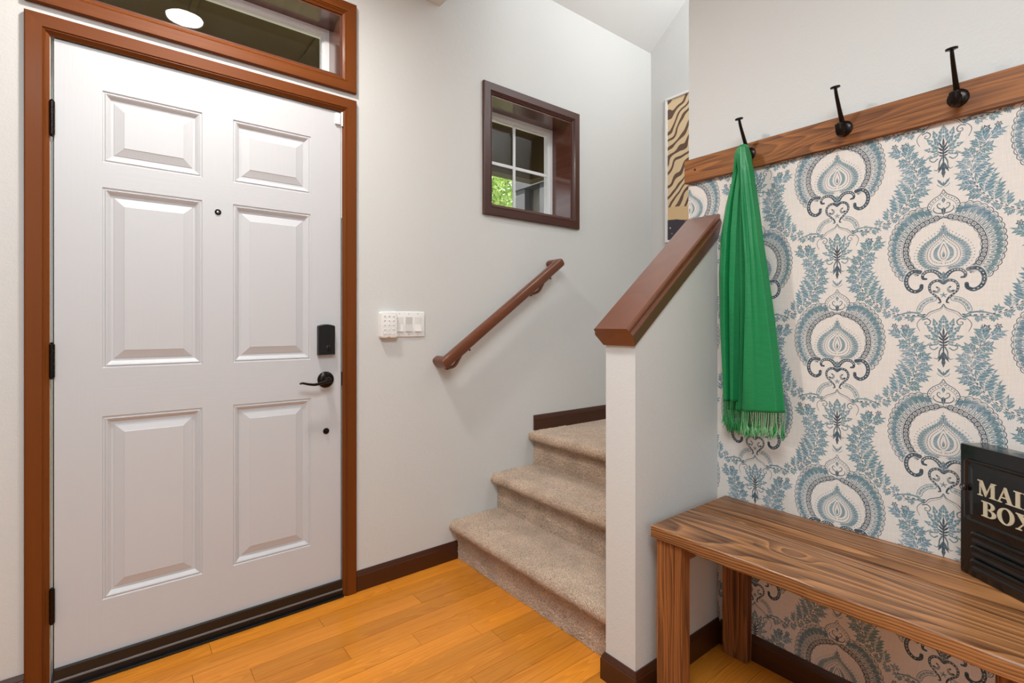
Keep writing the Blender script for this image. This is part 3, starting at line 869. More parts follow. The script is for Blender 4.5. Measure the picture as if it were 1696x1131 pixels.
# ------------------------------------------------------------------ alarm keypad + switch plate
kp = thing('alarm_keypad', 'white alarm keypad overlapping the left end of the light switch plate', 'keypad', (.952, D, 1.147))
m = MB()
def rr_box(m, x0, x1, z0, z1, ya, yb, r=.012, tp=.004):
    def ring(y, ins):
        out = []
        for (cx, cz, a0) in ((x1 - r, z1 - r, 0), (x0 + r, z1 - r, 90), (x0 + r, z0 + r, 180), (x1 - r, z0 + r, 270)):
            for k in range(6):
                a = math.radians(a0 + k * 18)
                out.append(Vector((cx + (r - ins) * math.cos(a), y, cz + (r - ins) * math.sin(a))))
        return out
    m.loft([ring(ya, 0), ring(yb + tp, 0), ring(yb + tp * .3, tp * .4), ring(yb, tp)])
rr_box(m, .914, .992, 1.089, 1.206, D, D - .030, r=.010)
m.build('housing', 'white_plastic', kp, smooth=True)
for i in range(3):
    for j in range(5):
        m = MB(); xx = .931 + i * .021; zz = 1.186 - j * .0195
        rr_box(m, xx - .0050, xx + .0050, zz - .0042, zz + .0042, D - .0300, D - .0312, r=.0035, tp=.0006)
        b = m.build('button', 'white_plastic', kp, smooth=True)
        m = MB(); m.box(xx - .0016, xx + .0016, D - .0315, D - .0311, zz - .0020, zz + .0020); m.build('mark', 'mark', b)
m = MB(); m.box(.944, .956, D - .0304, D - .0298, 1.0925, 1.0945); m.build('slot', 'black', kp)
sw = thing('light_switch', 'white triple rocker light switch plate on the wall right of the door', 'switch', (1.058, D, 1.150))
m = MB()
rr_box(m, .976, 1.140, 1.092, 1.208, D, D - .0065, r=.004, tp=.003)
m.build('plate', 'white_plastic', sw, smooth=True)
for i, xc in enumerate((1.012, 1.058, 1.104)):
    m = MB(); m.prism([(1.183, D - .0072), (1.117, D - .0072), (1.117, D - .0125), (1.150, D - .0080), (1.183, D - .0095)][::-1], lambda p, d: Vector((d, p[1], p[0])), xc - .0165, xc + .0165)
    m.build('rocker', 'grey_plastic' if i == 1 else 'white_plastic', sw)
    for zz in (1.198, 1.102):
        m = MB(); m.lathe((xc, D - .0065, zz), (0, -1, 0), [(0, .003), (.0008, .0025)], 10); m.build('screw', 'grey_plastic', sw)

# ------------------------------------------------------------------ WALLPAPER (flat print, computed in the script)
def damask():
    """one repeat of the damask: half canvas in metres, mirrored, then half-dropped"""
    S = 2200.0            # px per metre
    TU, TV = .500, .5015
    HU, V0, V1 = .262, -.04, .52
    W_, H_ = int(HU * S), int((V1 - V0) * S)
    opq = np.zeros((H_, W_), np.float32)
    ink = np.zeros((H_, W_), np.float32)      # coverage 0..1
    tone = np.zeros((H_, W_), np.float32)     # 0 blue .. 1 dark
    def px(p): return (p[0] * S, (p[1] - V0) * S)
    def put(mask, bx, t, cov):
        y0, y1, x0, x1 = bx
        a = mask
        ink[y0:y1, x0:x1] = ink[y0:y1, x0:x1] * (1 - a) + cov * a
        tone[y0:y1, x0:x1] = tone[y0:y1, x0:x1] * (1 - a) + t * a
    def bbox(P, pad):
        x0 = max(0, int(P[:, 0].min() - pad)); x1 = min(W_, int(P[:, 0].max() + pad) + 2)
        y0 = max(0, int(P[:, 1].min() - pad)); y1 = min(H_, int(P[:, 1].max() + pad) + 2)
        return y0, y1, x0, x1
    def stroke(pts, w, t=1.0, cov=1.0, w1=None, sm=0):
        if sm: pts = smooth_path(pts, sm)
        P = np.array([px(p) for p in pts]); n = len(P)
        ws = np.linspace(w, w if w1 is None else w1, n) * S / 2
        pad = ws.max() + 2
        y0, y1, x0, x1 = bbox(P, pad)
        if x1 <= x0 or y1 <= y0: return
        if n > 12 and (x1 - x0) * (y1 - y0) > 30000:
            h = n // 2
            stroke(pts[:h + 1], w, t, cov, ws[h] * 2 / S); stroke(pts[h:], ws[h] * 2 / S, t, cov, ws[-1] * 2 / S); return
        gy, gx = np.mgrid[y0:y1, x0:x1]
        best = np.full(gx.shape, -1e9, np.float32)
        for i in range(n - 1):
            a, b = P[i], P[i + 1]; d = b - a; L2 = d @ d + 1e-9
            tt = np.clip(((gx - a[0]) * d[0] + (gy - a[1]) * d[1]) / L2, 0, 1)
            dist = np.hypot(gx - a[0] - tt * d[0], gy - a[1] - tt * d[1])
            best = np.maximum(best, ws[i] + (ws[i + 1] - ws[i]) * tt - dist)
        put(np.clip(best + .5, 0, 1), (y0, y1, x0, x1), t, cov)
    def fill(pts, t=0.0, cov=1.0):
        P = np.array([px(p) for p in pts])
        y0, y1, x0, x1 = bbox(P, 1)
        if x1 <= x0 or y1 <= y0: return
        gy, gx = np.mgrid[y0:y1, x0:x1]
        acc = np.zeros(gx.shape, np.float32)
        for oy in (.25, .75):
            for ox in (.25, .75):
                c = np.zeros(gx.shape, bool)
                X = gx - .5 + ox; Y = gy - .5 + oy
                for i in range(len(P)):
                    xa, ya = P[i]; xb, yb_ = P[(i + 1) % len(P)]
                    if ya == yb_: continue
                    cond = ((ya > Y) != (yb_ > Y)) & (X < (xb - xa) * (Y - ya) / (yb_ - ya) + xa)
                    c ^= cond
                acc += c
        put(acc / 4, (y0, y1, x0, x1), t, cov)
    def leaf(b, tip, w, t=0.0, cov=1.0, lobes=3, vein=True, bend=0.0, tone_edge=None):
        b = np.array(b, float); tip = np.array(tip, float); d = tip - b; L = np.hypot(*d); u = d / L; n = np.array([-u[1], u[0]])
        N = 8 * lobes
        up_, dn = [], []
        for k in range(N + 1):
            s = k / N
            env = math.sin(PI * min(1, s * .9 + .08)) ** .8 * (1 - .25 * s)
            saw = (s * lobes) % 1.0
            env *= .62 + .38 * (1 - saw) if k < N else 0.0
            c = b + u * L * s + n * bend * math.sin(PI * s) * L
            up_.append(c + n * w * .5 * env); dn.append(c - n * w * .5 * env)
        poly = up_ + [tip] + dn[::-1]
        fill(poly, t, cov)
        if vein:
            mid = [b + u * L * s + n * bend * math.sin(PI * s) * L for s in (.1, .35, .6, .85)]
            stroke(mid, .0014, 0, 0.0, .0006)
            for s in (.3, .5, .68):
                c = b + u * L * s + n * bend * math.sin(PI * s) * L
                for sg in (1, -1):
                    stroke([c, c + u * L * .12 + n * sg * w * .26], .0008, 0, 0.0)
    def acanthus(b, tip, w, t=0.0, nl=4, bend=.1):
        # a curling leaf made of pointed lobes fanning off a midrib, with a bare halo
        b = np.array(b, float); tip = np.array(tip, float); d = tip - b; L = np.hypot(*d); u = d / L; n = np.array([-u[1], u[0]])
        mid = lambda s: b + u * L * s + n * bend * math.sin(PI * s) * L
        body = []
        for s in np.linspace(0, 1, 9): body.append(mid(s) + n * w * .20 * math.sin(PI * min(1, s + .08)))
        for s in np.linspace(1, 0, 9): body.append(mid(s) - n * w * .20 * math.sin(PI * min(1, s + .08)))
        polys = [body]
        for sg in (1, -1):
            for k in range(nl):
                s = (k + .6) / (nl + .7)
                c = mid(s * .8); ll = w * (.44 + .18 * math.sin(PI * s))
                tp_ = c + n * sg * ll + u * (L * .20 + ll * .25)
                q = mid(min(1, s * .8 + .52 / nl))
                q0 = mid(max(0, s * .8 - .08))
                polys.append([q0, q0 * .45 + tp_ * .55 + n * sg * w * .09 - u * w * .05, tp_, q * .5 + tp_ * .5 + u * w * .03, q])
        polys.append([mid(.72) + n * w * .15, tip + u * L * .10, mid(.72) - n * w * .15])
        for p in polys: stroke(list(p) + [p[0]], .0030, 0, 0)
        for p in polys: fill(p, t, .95)
        stroke([mid(s) for s in (.08, .3, .55, .85)], .0016, 0, 0.0, .0007)
        for sg in (1, -1):
            for k in range(nl):
                s = (k + .6) / (nl + .7); c = mid(s * .8)
                stroke([c, c + n * sg * w * .32 + u * (L * .14 + w * .08)], .0010, 0, 0.05, .0006)
    def along(path, k, n):
        P = np.array(path); seg = np.hypot(*np.diff(P, axis=0).T); s = np.concatenate([[0], np.cumsum(seg)])
        q = s[-1] * k / n
        p = np.array([np.interp(q, s, P[:, 0]), np.interp(q, s, P[:, 1])])
        p2 = np.array([np.interp(min(q + .002, s[-1]), s, P[:, 0]), np.interp(min(q + .002, s[-1]), s, P[:, 1])])
        p1_ = np.array([np.interp(max(q - .002, 0), s, P[:, 0]), np.interp(max(q - .002, 0), s, P[:, 1])])
        tt = p2 - p1_; tt /= np.hypot(*tt) + 1e-9
        return p, tt, np.array([-tt[1], tt[0]])
    # ---- plumes
    P = smooth_path([(.040, .330), (.075, .332), (.110, .325), (.145, .303), (.175, .270), (.192, .232), (.194, .195), (.182, .165), (.162, .142)], 8)
    for k in range(1, 12):                      # outer leaves
        p, tt, n = along(P, k, 12)
        L = .022 + .011 * math.sin(PI * k / 12)
        if k < 7: L *= [.6, .6, .62, .62, .62, .7, .85][k]
        acanthus(p + n * .001, p + n * L * .95 + tt * L * .75, .027 if k > 5 else .020, 0.05, 3, bend=-.08)
    for k in range(1, 10):                      # inner leaves, the large ones midway
        p, tt, n = along(P, k, 10)
        L = [.013, .021, .032, .046, .052, .047, .040, .034, .029][k - 1]
        acanthus(p - n * .001, p - n * L + tt * L * .55, [.013, .018, .026, .032, .034, .031, .028, .026, .024][k - 1], 0.0, [2, 2, 3, 4, 4, 4, 3, 3, 3][k - 1], bend=.16)
    for k in (3, 4, 5, 6):                         # pale combs on the large leaves
        p, tt, n = along(P, k, 10)
        L = [.032, .046, .052, .047][k - 3]
        for j in range(6):
            f = .22 + .10 * j
            c = p - n * L * f + tt * L * .55 * f + (tt * .8 + n * .3) * .004
            stroke([c, c + tt * .006 + n * .002], .0022, .2, 0.05, .0012)
    acanthus(P[-1], P[-1] + np.array([-.034, -.020]), .024, 0, 3)
    acanthus(P[-3], P[-3] + np.array([.006, -.040]), .026, 0, 3)
    stroke(P, .0065, 0, 0.0, .003)
    for k in range(26):
        p, tt, n = along(P, k, 26)
        stroke([p - tt * .0015, p + tt * .0022], .0034 - .0014 * k / 26, .9, .9)
    stroke([q + np.array([.0, .0045]) for q in P[4:]], .0010, .7, .8)
    # swash joining stem to the arch
    stroke([(.041, .336), (.055, .326), (.075, .324), (.098, .331), (.112, .340)], .0060, .1, .92, .0016, sm=5)
    stroke([(.046, .332), (.060, .327), (.078, .327), (.100, .334)], .0010, 0, 0, sm=5)
    stroke([(.041, .338), (.055, .334), (.072, .336), (.086, .344)], .0032, .1, .9, .0010, sm=5)
    # stars
    for (cx, cy, r_) in ((.083, .366, .0115), (.106, .361, .0090)):
        pts = []
        for k in range(12):
            a = k * PI / 6 + .2; q = r_ if k % 2 == 0 else r_ * .55
            pts.append((cx + q * math.cos(a), cy + q * math.sin(a)))
        fill(pts, .85, .9); fill([((p[0] - cx) * .55 + cx, (p[1] - cy) * .55 + cy) for p in pts], 0, .1)
        stroke([(cx, cy), (cx + .0003, cy)], .004, .8, .9)
    # ---- medallion
    Dm0 = smooth_path([(.0, .000), (.007, .012), (.020, .021), (.030, .032), (.033, .044)], 8)
    O = smooth_path([(.030, .050), (.046, .0435), (.070, .050), (.093, .071), (.110, .103), (.117, .140), (.115, .176), (.104, .210), (.086, .236)], 8)
    I = smooth_path([(.016, .080), (.038, .085), (.062, .099), (.082, .123), (.090, .150), (.088, .180), (.076, .208), (.064, .222)], 8)
    NS = 16
    keep = (ink.copy(), tone.copy())
    hull = [(0, -.004)] + [(p[0] * 1.10 + .001, p[1]) for p in Dm0] + [along(O, k, 20)[0] - along(O, k, 20)[2] * .0075 for k in range(21)] + [(0, .262)]
    fill(hull, 0, 1.0); opq[:] = 0; opq += np.clip((ink - keep[0]) + ((ink >= .999) & (tone <= .001)), 0, 1) * 1.0
    ink[:], tone[:] = keep
    poly = list(O) + list(I[::-1]); fill(poly, 0, .12)
    sc = []
    for k in range(NS * 8 + 1):
        p, tt, n = along(O, k, NS * 8)
        sc.append(p - n * (.0012 + .0034 * abs(math.sin(PI * k / 8))))
    stroke(sc, .0016, 1, .95)
    for k in range(NS):
        p, tt, n = along(O, k + .5, NS); q, t2, n2 = along(I, k + .5, NS)
        d = p - q; L = np.hypot(*d); u = d / L; nn = np.array([-u[1], u[0]]); wd = .0068
        pts = []
        for j in range(13):
            a = PI * j / 12
            pts.append(p - u * .0085 + nn * wd * math.cos(a) + u * .0062 * math.sin(a))
        pts.append(q + u * .003 - nn * .0015); pts.append(q + u * .003 + nn * .0015)
        fill(pts, .12, .95)
        stroke([q + u * L * .22, q + u * L * .42], .0020, 0, 0.05, .0040)
        stroke([q + u * L * .22, q + u * L * .36], .0012, .8, .9)
        stroke([p - u * .0075 - nn * .003, p - u * .0040 + nn * .001], .0012, 0, .35)
        # separators
        p, tt, n = along(O, k, NS); q, t2, n2 = along(I, k, NS)
        stroke([p, q], .0013, .75, .9)
    stroke(O, .0011, .7, .85)
    # chain ring
    Cc = smooth_path([(.0, .066), (.016, .074), (.036, .082), (.058, .097), (.074, .121), (.081, .150), (.078, .180), (.066, .205), (.052, .219)], 8)
    stroke(Cc, .0185, 0, 0.0)
    stroke([along(Cc, k, 60)[0] + along(Cc, k, 60)[2] * (.0075 + .0012 * math.cos(k)) for k in range(61)], .0012, 1, .9)
    stroke([along(Cc, k, 60)[0] - along(Cc, k, 60)[2] * .0085 for k in range(61)], .0009, 1, .85)
    for k in range(19):
        p, tt, n = along(Cc, k + .5, 19)
        for rr2, cv, tn in ((.0066, .95, 1), (.0042, 0.05, 0), (.0026, .95, .9), (.0010, .0, .7)):
            stroke([p, p + tt * .0004], rr2 * 2, tn, cv)
        stroke([p + tt * .0062 + n * .006, p + tt * .0068 + n * .002], .0026, 1, .92)
        stroke([p + tt * .0068 - n * .002, p + tt * .0062 - n * .006], .0022, 1, .92)
    # inner field
    Tt = smooth_path([(.0, .095), (.008, .112), (.024, .126), (.042, .142), (.052, .164), (.050, .186), (.036, .204), (.012, .212)], 8)
    G = smooth_path([(.0, .114), (.007, .128), (.019, .140), (.030, .154), (.034, .172), (.030, .188), (.018, .199), (.0, .203)], 8)
    Tt = [(a * 1.10, .160 + (b - .160) * 1.04) for a, b in Tt]
    for k in range(22):
        p, tt, n = along(Tt, k, 22); q, _, _ = along(G, k, 22)
        d = p - q; u = d / (np.hypot(*d) + 1e-9); nn = np.array([-u[1], u[0]])
        fill([q + u * .001, q * .5 + p * .5 + nn * .0034, p - u * .003 + nn * .0026, p + u * .0005, p - u * .003 - nn * .0026, q * .5 + p * .5 - nn * .0034], .12, .92)
        stroke([p - u * .002, p - u * .0024], .0024, 0, .1)
        stroke([p + u * .0035, p + u * .0039], .0020, .9, .9)
        stroke([q + u * .003, p - u * .006], .0009, 0, .1)
        stroke([q + u * .002 + nn * .0036, p - u * .006 + nn * .0040], .0008, .9, .8)
    stroke(G, .0012, 1, .85)
    G2 = [(g[0] * .82, .160 + (g[1] - .160) * .82) for g in G]
    for k in range(20):
        p, tt, n = along(G2, k, 20); stroke([p, p + tt * .0016], .0018, .9, .9)
    G3 = [(g[0] * .62, .163 + (g[1] - .163) * .66) for g in G]
    fill(list(G3) + [(0, G3[0][1])], .1, .75)
    for k in range(9):
        p, tt, n = along(G3, k, 9); stroke([p - n * .002, p - n * .0055], .0016, 0, 0.0)
    stroke([(0.000, .140), (.004, .150), (.008, .160), (.0095, .170), (.006, .181), (0, .186)], .0062, 0, 0, sm=5)
    fill(smooth_path([(0, .146), (.003, .155), (.0062, .165), (.0066, .173), (.004, .180), (0, .183)], 4), 0, 0)
    stroke([(0.000, .144), (.004, .154), (.0066, .164), (.0068, .173), (.004, .181), (0, .184)], .0013, .9, .95, sm=5)
    fill([(0, .162), (.0026, .172), (.0018, .178), (0, .180)], .5, .9)
    stroke([(0, .098), (0, .110)], .003, .5, .8, .001)
    # onion dome
    Dm = smooth_path([(.0, .000), (.007, .012), (.020, .021), (.030, .032), (.033, .044), (.028, .055)], 8)
    fill(list(Dm) + [(.014, .066), (0, .070)], 0, 0.0)
    stroke(Dm, .0017, 1, .95)
    D2 = [(p[0] * .80, .012 + p[1] * .84) for p in Dm]; stroke(D2, .0010, 1, .85)
    for k in range(9):
        p, tt, n = along([( (a[0] + b[0]) / 2, (a[1] + b[1]) / 2) for a, b in zip(Dm, D2)], k + .5, 9); stroke([p, p + tt * .001], .0028, .4, .85)
    fill([(0, .020), (.004, .027), (0, .036)], .2, .95)
    stroke([(.002, .052), (.010, .047), (.013, .040), (.009, .035), (.006, .039)], .0026, .8, .92, .0012, sm=4)
    stroke([(.004, .062), (.014, .060), (.021, .052), (.019, .045)], .0034, .5, .92, .0014, sm=4)
    fill([(0, .046), (.0045, .054), (.003, .062), (0, .068)], .9, .92)
    # scrolls under the medallion
    def scroll(pts, w, w1, t=.95):
        Q = smooth_path(pts, 6)
        stroke(Q, w + .003, 0, 0.0, w1 + .003); stroke(Q, w, t, .95, w1)
        for k in range(2, 11):
            p, tt, n = along(Q, k, 13); stroke([p, p + tt * .0015], w * .22, 0, .1)
    scroll([(.050, .214), (.064, .212), (.076, .222), (.080, .240), (.074, .258), (.060, .267), (.048, .261), (.046, .251)], .0110, .0085)
    scroll([(.0, .240), (.008, .224), (.020, .214), (.034, .214), (.043, .222), (.043, .232), (.036, .234)], .0115, .0050)
    scroll([(.0, .247), (.010, .240), (.022, .243), (.029, .254), (.027, .268), (.017, .279), (.009, .288), (.006, .297), (.010, .299)], .0080, .0030)
    scroll([(.020, .268), (.012, .270), (.009, .262), (.014, .257)], .0056, .0035)
    fill([(0, .216), (.005, .226), (.003, .236), (0, .244)], .3, .95)
    for k in range(5):
        a = k * 2 * PI / 5 - PI / 2
        stroke([(0, .279), (abs(.006 * math.cos(a)), .279 + .006 * math.sin(a))], .0022, .2, .9)
    # lattice band
    Bd = smooth_path([(.020, .288), (.034, .293), (.046, .305), (.051, .318)], 6)
    stroke(Bd, .0130, .5, .9); stroke(Bd, .0105, 0, .15)
    for k in range(5):
        p, tt, n = along(Bd, k + .5, 5); stroke([p - tt * .001, p + tt * .002], .0048, .15, .85); stroke([p, p + tt * .0005], .0016, 0, 0)
    # arch with curls
    stroke([(.0, .303), (.006, .313), (.018, .319), (.030, .325), (.038, .336), (.048, .342), (.055, .352), (.055, .362), (.050, .374)], .0020, .95, .95, .0012, sm=6)
    stroke([(.0, .308), (.006, .318), (.018, .324), (.028, .330), (.036, .341)], .0009, .7, .8, sm=6)
    stroke([(.044, .344), (.034, .341), (.027, .348), (.030, .357), (.038, .356), (.038, .350), (.034, .350)], .0026, .8, .92, .0014, sm=5)
    # lotus bouquet
    for (a, b, w) in (((.004, .400), (.036, .412), .014), ((.004, .394), (.041, .386), .017), ((.003, .390), (.035, .359), .018), ((.002, .385), (.021, .340), .018), ((0, .385), (0.0, .331), .022)):
        leaf(a, b, w, 0.05, .92, 3, bend=.05)
        mid = ((a[0] * .45 + b[0] * .55), (a[1] * .45 + b[1] * .55)); stroke([mid, (mid[0] + .001, mid[1])], .0050, 0, .05)
    fill(smooth_path([(0, .362), (.006, .374), (.011, .388), (.010, .402), (.004, .412), (0, .414)], 4), 0, 0)
    for (bx, by, tx_, ty) in ((0, .386, 0, .364), (.001, .392, .009, .374), (.001, .399, .012, .386), (.001, .406, .012, .398), (.001, .412, .010, .409)):
        leaf((bx, by), (tx_, ty), .0055, 1, .95, 1, vein=False)
    stroke([(0, .380), (0, .460)], .0040, 1, .9, .0012)
    stroke([(.012, .418), (.020, .424), (.028, .418), (.026, .410), (.021, .412)], .0030, .25, .92, .0016, sm=4)
    stroke([(.003, .416), (.008, .428), (.009, .440), (.013, .448), (.019, .446)], .0034, .6, .92, .0014, sm=4)
    leaf((0, .430), (.011, .456), .008, .8, .92, 2, vein=False); leaf((0, .440), (0, .470), .010, .9, .92, 2, vein=False)
    leaf((.001, .490), (.013, .472), .0070, .3, .9, 2, vein=False); leaf((0, .492), (0, .480), .0050, .3, .9, 1, vein=False)
    stroke([(.002, .494), (.008, .492), (.013, .486)], .0016, .3, .85)
    # ---- compose the tile
    TW, THh = int(round(TU * S)), int(round(TV * S))
    full = np.concatenate([ink[:, ::-1], ink], 1); ft = np.concatenate([tone[:, ::-1], tone], 1)
    cov = np.zeros((THh, TW), np.float32); tn = np.zeros((THh, TW), np.float32)
    yy0 = int(round(V0 * S))
    lay = []
    for (ou, ov) in ((0, 0), (TU / 2, TV / 2)):
        xs = (np.arange(-W_, W_) + int(round(ou * S))) % TW
        ys = (np.arange(H_) + yy0 + int(round(ov * S))) % THh
        tmp = np.zeros_like(cov); tt_ = np.zeros_like(cov); op_ = np.zeros_like(cov)
        fo = np.concatenate([opq[:, ::-1], opq], 1)
        for ya in range(0, H_, THh):
            for xa in range(0, 2 * W_, TW):
                yb2, xb2 = min(H_, ya + THh), min(2 * W_, xa + TW)
                iy = ys[ya:yb2][:, None]; ix = xs[xa:xb2][None]
                src = full[ya:yb2, xa:xb2]; cur = tmp[iy, ix]
                m_ = src > cur
                tmp[iy, ix] = np.where(m_, src, cur); tt_[iy, ix] = np.where(m_, ft[ya:yb2, xa:xb2], tt_[iy, ix])
                op_[iy, ix] = np.maximum(op_[iy, ix], fo[ya:yb2, xa:xb2])
        lay.append((tmp, tt_, op_))
    for a_, b_ in ((0, 1), (1, 0)):
        tmp = lay[a_][0] * (1 - lay[b_][2])
        m_ = tmp > cov
        cov = np.where(m_, tmp, cov); tn = np.where(m_, lay[a_][1], tn)
    # woven, slightly rubbed look of the printed cloth
    R = np.random.RandomState(5)
    def fft_noise(sy, sx):
        a = R.rand(THh, TW) - .5
        f = np.fft.rfft2(a); ky = np.fft.fftfreq(THh)[:, None]; kx = np.fft.rfftfreq(TW)[None]
        f *= np.exp(-2 * PI ** 2 * ((ky * sy) ** 2 + (kx * sx) ** 2))
        a = np.fft.irfft2(f, s=(THh, TW)); return a / a.std()
    hs = fft_noise(1.0, 26); vs = fft_noise(22, 1.0); bl = fft_noise(30, 30); fine = fft_noise(1.1, 1.1)
    cov = cov * np.clip(.90 + .12 * hs + .06 * vs + .08 * bl + .05 * fine, .25, 1)
    bg = np.array([222, 214, 207.]); blue = np.array([90, 126, 145.]); teal = np.array([103, 135, 142.]); dark = np.array([50, 64, 76.])
    mixb = np.clip(.5 + .3 * bl, 0, 1)[..., None]
    bcol = blue * (1 - mixb) + teal * mixb
    colr = bcol * (1 - tn[..., None]) + dark * tn[..., None]
    bgc = bg[None, None] * (1 + .006 * hs + .007 * vs + .006 * fine)[..., None]
    out = bgc * (1 - cov[..., None]) + colr * cov[..., None]
    return np.clip(out / 255, 0, 1), TU, TV

img, TU, TV = damask()
h_, w_ = img.shape[:2]
im = bpy.data.images.new('damask_print', w_, h_, alpha=False)
buf = np.ones((h_, w_, 4), np.float32); buf[..., :3] = img[::-1]
im.pixels.foreach_set(buf.ravel()); im.update(); im.pack()
x = M('damask_wall_cloth')
uv = x.n('ShaderNodeTexCoord')
ti = x.n('ShaderNodeTexImage'); ti.image = im; ti.extension = 'REPEAT'
x.l(uv.outputs['UV'], ti.inputs['Vector']); x.l(ti.outputs['Color'], x.b.inputs['Base Color'])
wv = x.n('ShaderNodeTexNoise', i_Scale=500.0, i_Detail=2.0); x.l(uv.outputs['Object'], wv.inputs['Vector'])
bp = x.n('ShaderNodeBump', i_Strength=.25, i_Distance=.0006); x.l(wv.outputs['Fac'], bp.inputs['Height']); x.l(bp.outputs['Normal'], x.b.inputs['Normal'])
x.set(Roughness=.8); x.b.inputs['Specular IOR Level'].default_value = .2
MT['damask'] = x.m
# cloth sheet glued to the wall: slightly uneven, z from the baseboard to the coat rail
ny_, nz_ = 150, 170
ys = np.linspace(-1.0, WY1, ny_); zs = np.linspace(.075, 1.70, nz_)
R = np.random.RandomState(9)
def lowf(ny, nz, a, b):
    g = R.rand(a, b); ii = np.linspace(0, a - 1.001, ny); jj = np.linspace(0, b - 1.001, nz)
    i0 = ii.astype(int); j0 = jj.astype(int); fi = (ii - i0)[:, None]; fj = (jj - j0)[None]
    fi = fi * fi * (3 - 2 * fi); fj = fj * fj * (3 - 2 * fj)
    return g[i0][:, j0] * (1 - fi) * (1 - fj) + g[i0 + 1][:, j0] * fi * (1 - fj) + g[i0][:, j0 + 1] * (1 - fi) * fj + g[i0 + 1][:, j0 + 1] * fi * fj
bulge = lowf(ny_, nz_, 46, 5) * .0022 + .0004
verts = [(A - bulge[i, j] - .0006, ys[i], zs[j]) for i in range(ny_) for j in range(nz_)]
faces = [(i * nz_ + j, (i + 1) * nz_ + j, (i + 1) * nz_ + j + 1, i * nz_ + j + 1) for i in range(ny_ - 1) for j in range(nz_ - 1)]
me = bpy.data.meshes.new('wallpaper'); me.from_pydata(verts, [], faces)
uvl = me.uv_layers.new(name='UVMap')
YB, ZB = .595, 1.2557            # axis of one column, tip height of one medallion
li = np.array([l.vertex_index for l in me.loops]); vv_ = np.array(verts)
# image row 0 (top) is the medallion tip; u=0 is its axis; +u runs towards -y
U = -(vv_[li, 1] - YB) / TU; Vv = 1 + (vv_[li, 2] - ZB) / TV
uvl.data.foreach_set('uv', np.stack([U, Vv], 1).astype(np.float32).ravel())
for p in me.polygons: p.use_smooth = True
me.materials.append(MT['damask'])
wp = bpy.data.objects.new('wallpaper', me); C.objects.link(wp)
tag(wp, 'blue and cream damask fabric wallpaper below the coat rail', 'wallpaper')

# ------------------------------------------------------------------ COAT RAIL + HOOKS
cr = thing('coat_rail', 'long stained pine board fixed along the top of the damask wallpaper', 'rail', (1.712, .2, 1.727))
XR = 1.702
m = MB(); m.box(XR, A - .0035, -.55, 1.107, 1.684, 1.771, .0015); m.build('board', 'coat_y', cr)
for (yy, zz) in ((1.062, 1.728),):
    m = MB(); m.lathe((XR, yy, zz), (-1, 0, 0), [(0, .0045), (.0006, .004)], 14); m.build('screw', 'black', cr)
def hook(y, z, label):
    t_ = thing('coat_hook', label, 'hook', (XR, y, z), 'coat hooks on the pine rail')
    m = MB(); m.lathe((XR, y, z), (-1, 0, 0), [(0, .0225), (.003, .0225), (.006, .019), (.008, .012)], 32); m.build('base_plate', 'bronze', t_, smooth=True)
    m = MB()
    pp = smooth_path([(XR - .006, y, z - .006), (XR - .014, y, z + .012), (XR - .030, y, z + .036), (XR - .048, y, z + .064), (XR - .061, y, z + .086), (XR - .067, y, z + .101)], 5)
    n = len(pp)
    m.tube([tuple(p) for p in pp], [.0085 - .0046 * (i / n) ** .6 for i in range(n)], 10, up=(0, 1, 0))
    m.lathe((XR - .0675, y, z + .0995), (-.25, 0, 1), [(0, .006), (.0015, .0125), (.006, .0128), (.0075, .0105)], 20)
    m.build('upper_prong', 'bronze', t_, smooth=True)
    m = MB()
    pp = smooth_path([(XR - .006, y, z + .004), (XR - .012, y, z - .012), (XR - .022, y, z - .021), (XR - .034, y, z - .020), (XR - .041, y, z - .008), (XR - .042, y, z + .006)], 5)
    m.tube([tuple(p) for p in pp], [.0075] * (len(pp) - 3) + [.0085, .0085, .006], 10, flat=1.25, up=(0, 1, 0))
    m.build('lower_prong', 'bronze', t_, smooth=True)
    for s in (1, -1):
        m = MB(); m.lathe((XR - .0055, y + s * .013, z - .002), (-1, 0, 0), [(0, .003), (.0015, .0022)], 10); m.build('screw', 'steel', t_)
    return t_
hook(.856, 1.731, 'black metal coat hook with the green scarf hanging from it')
hook(.570, 1.731, 'empty black metal coat hook nearest the green scarf')
hook(.312, 1.731, 'empty black metal coat hook farther right, above the mailbox')

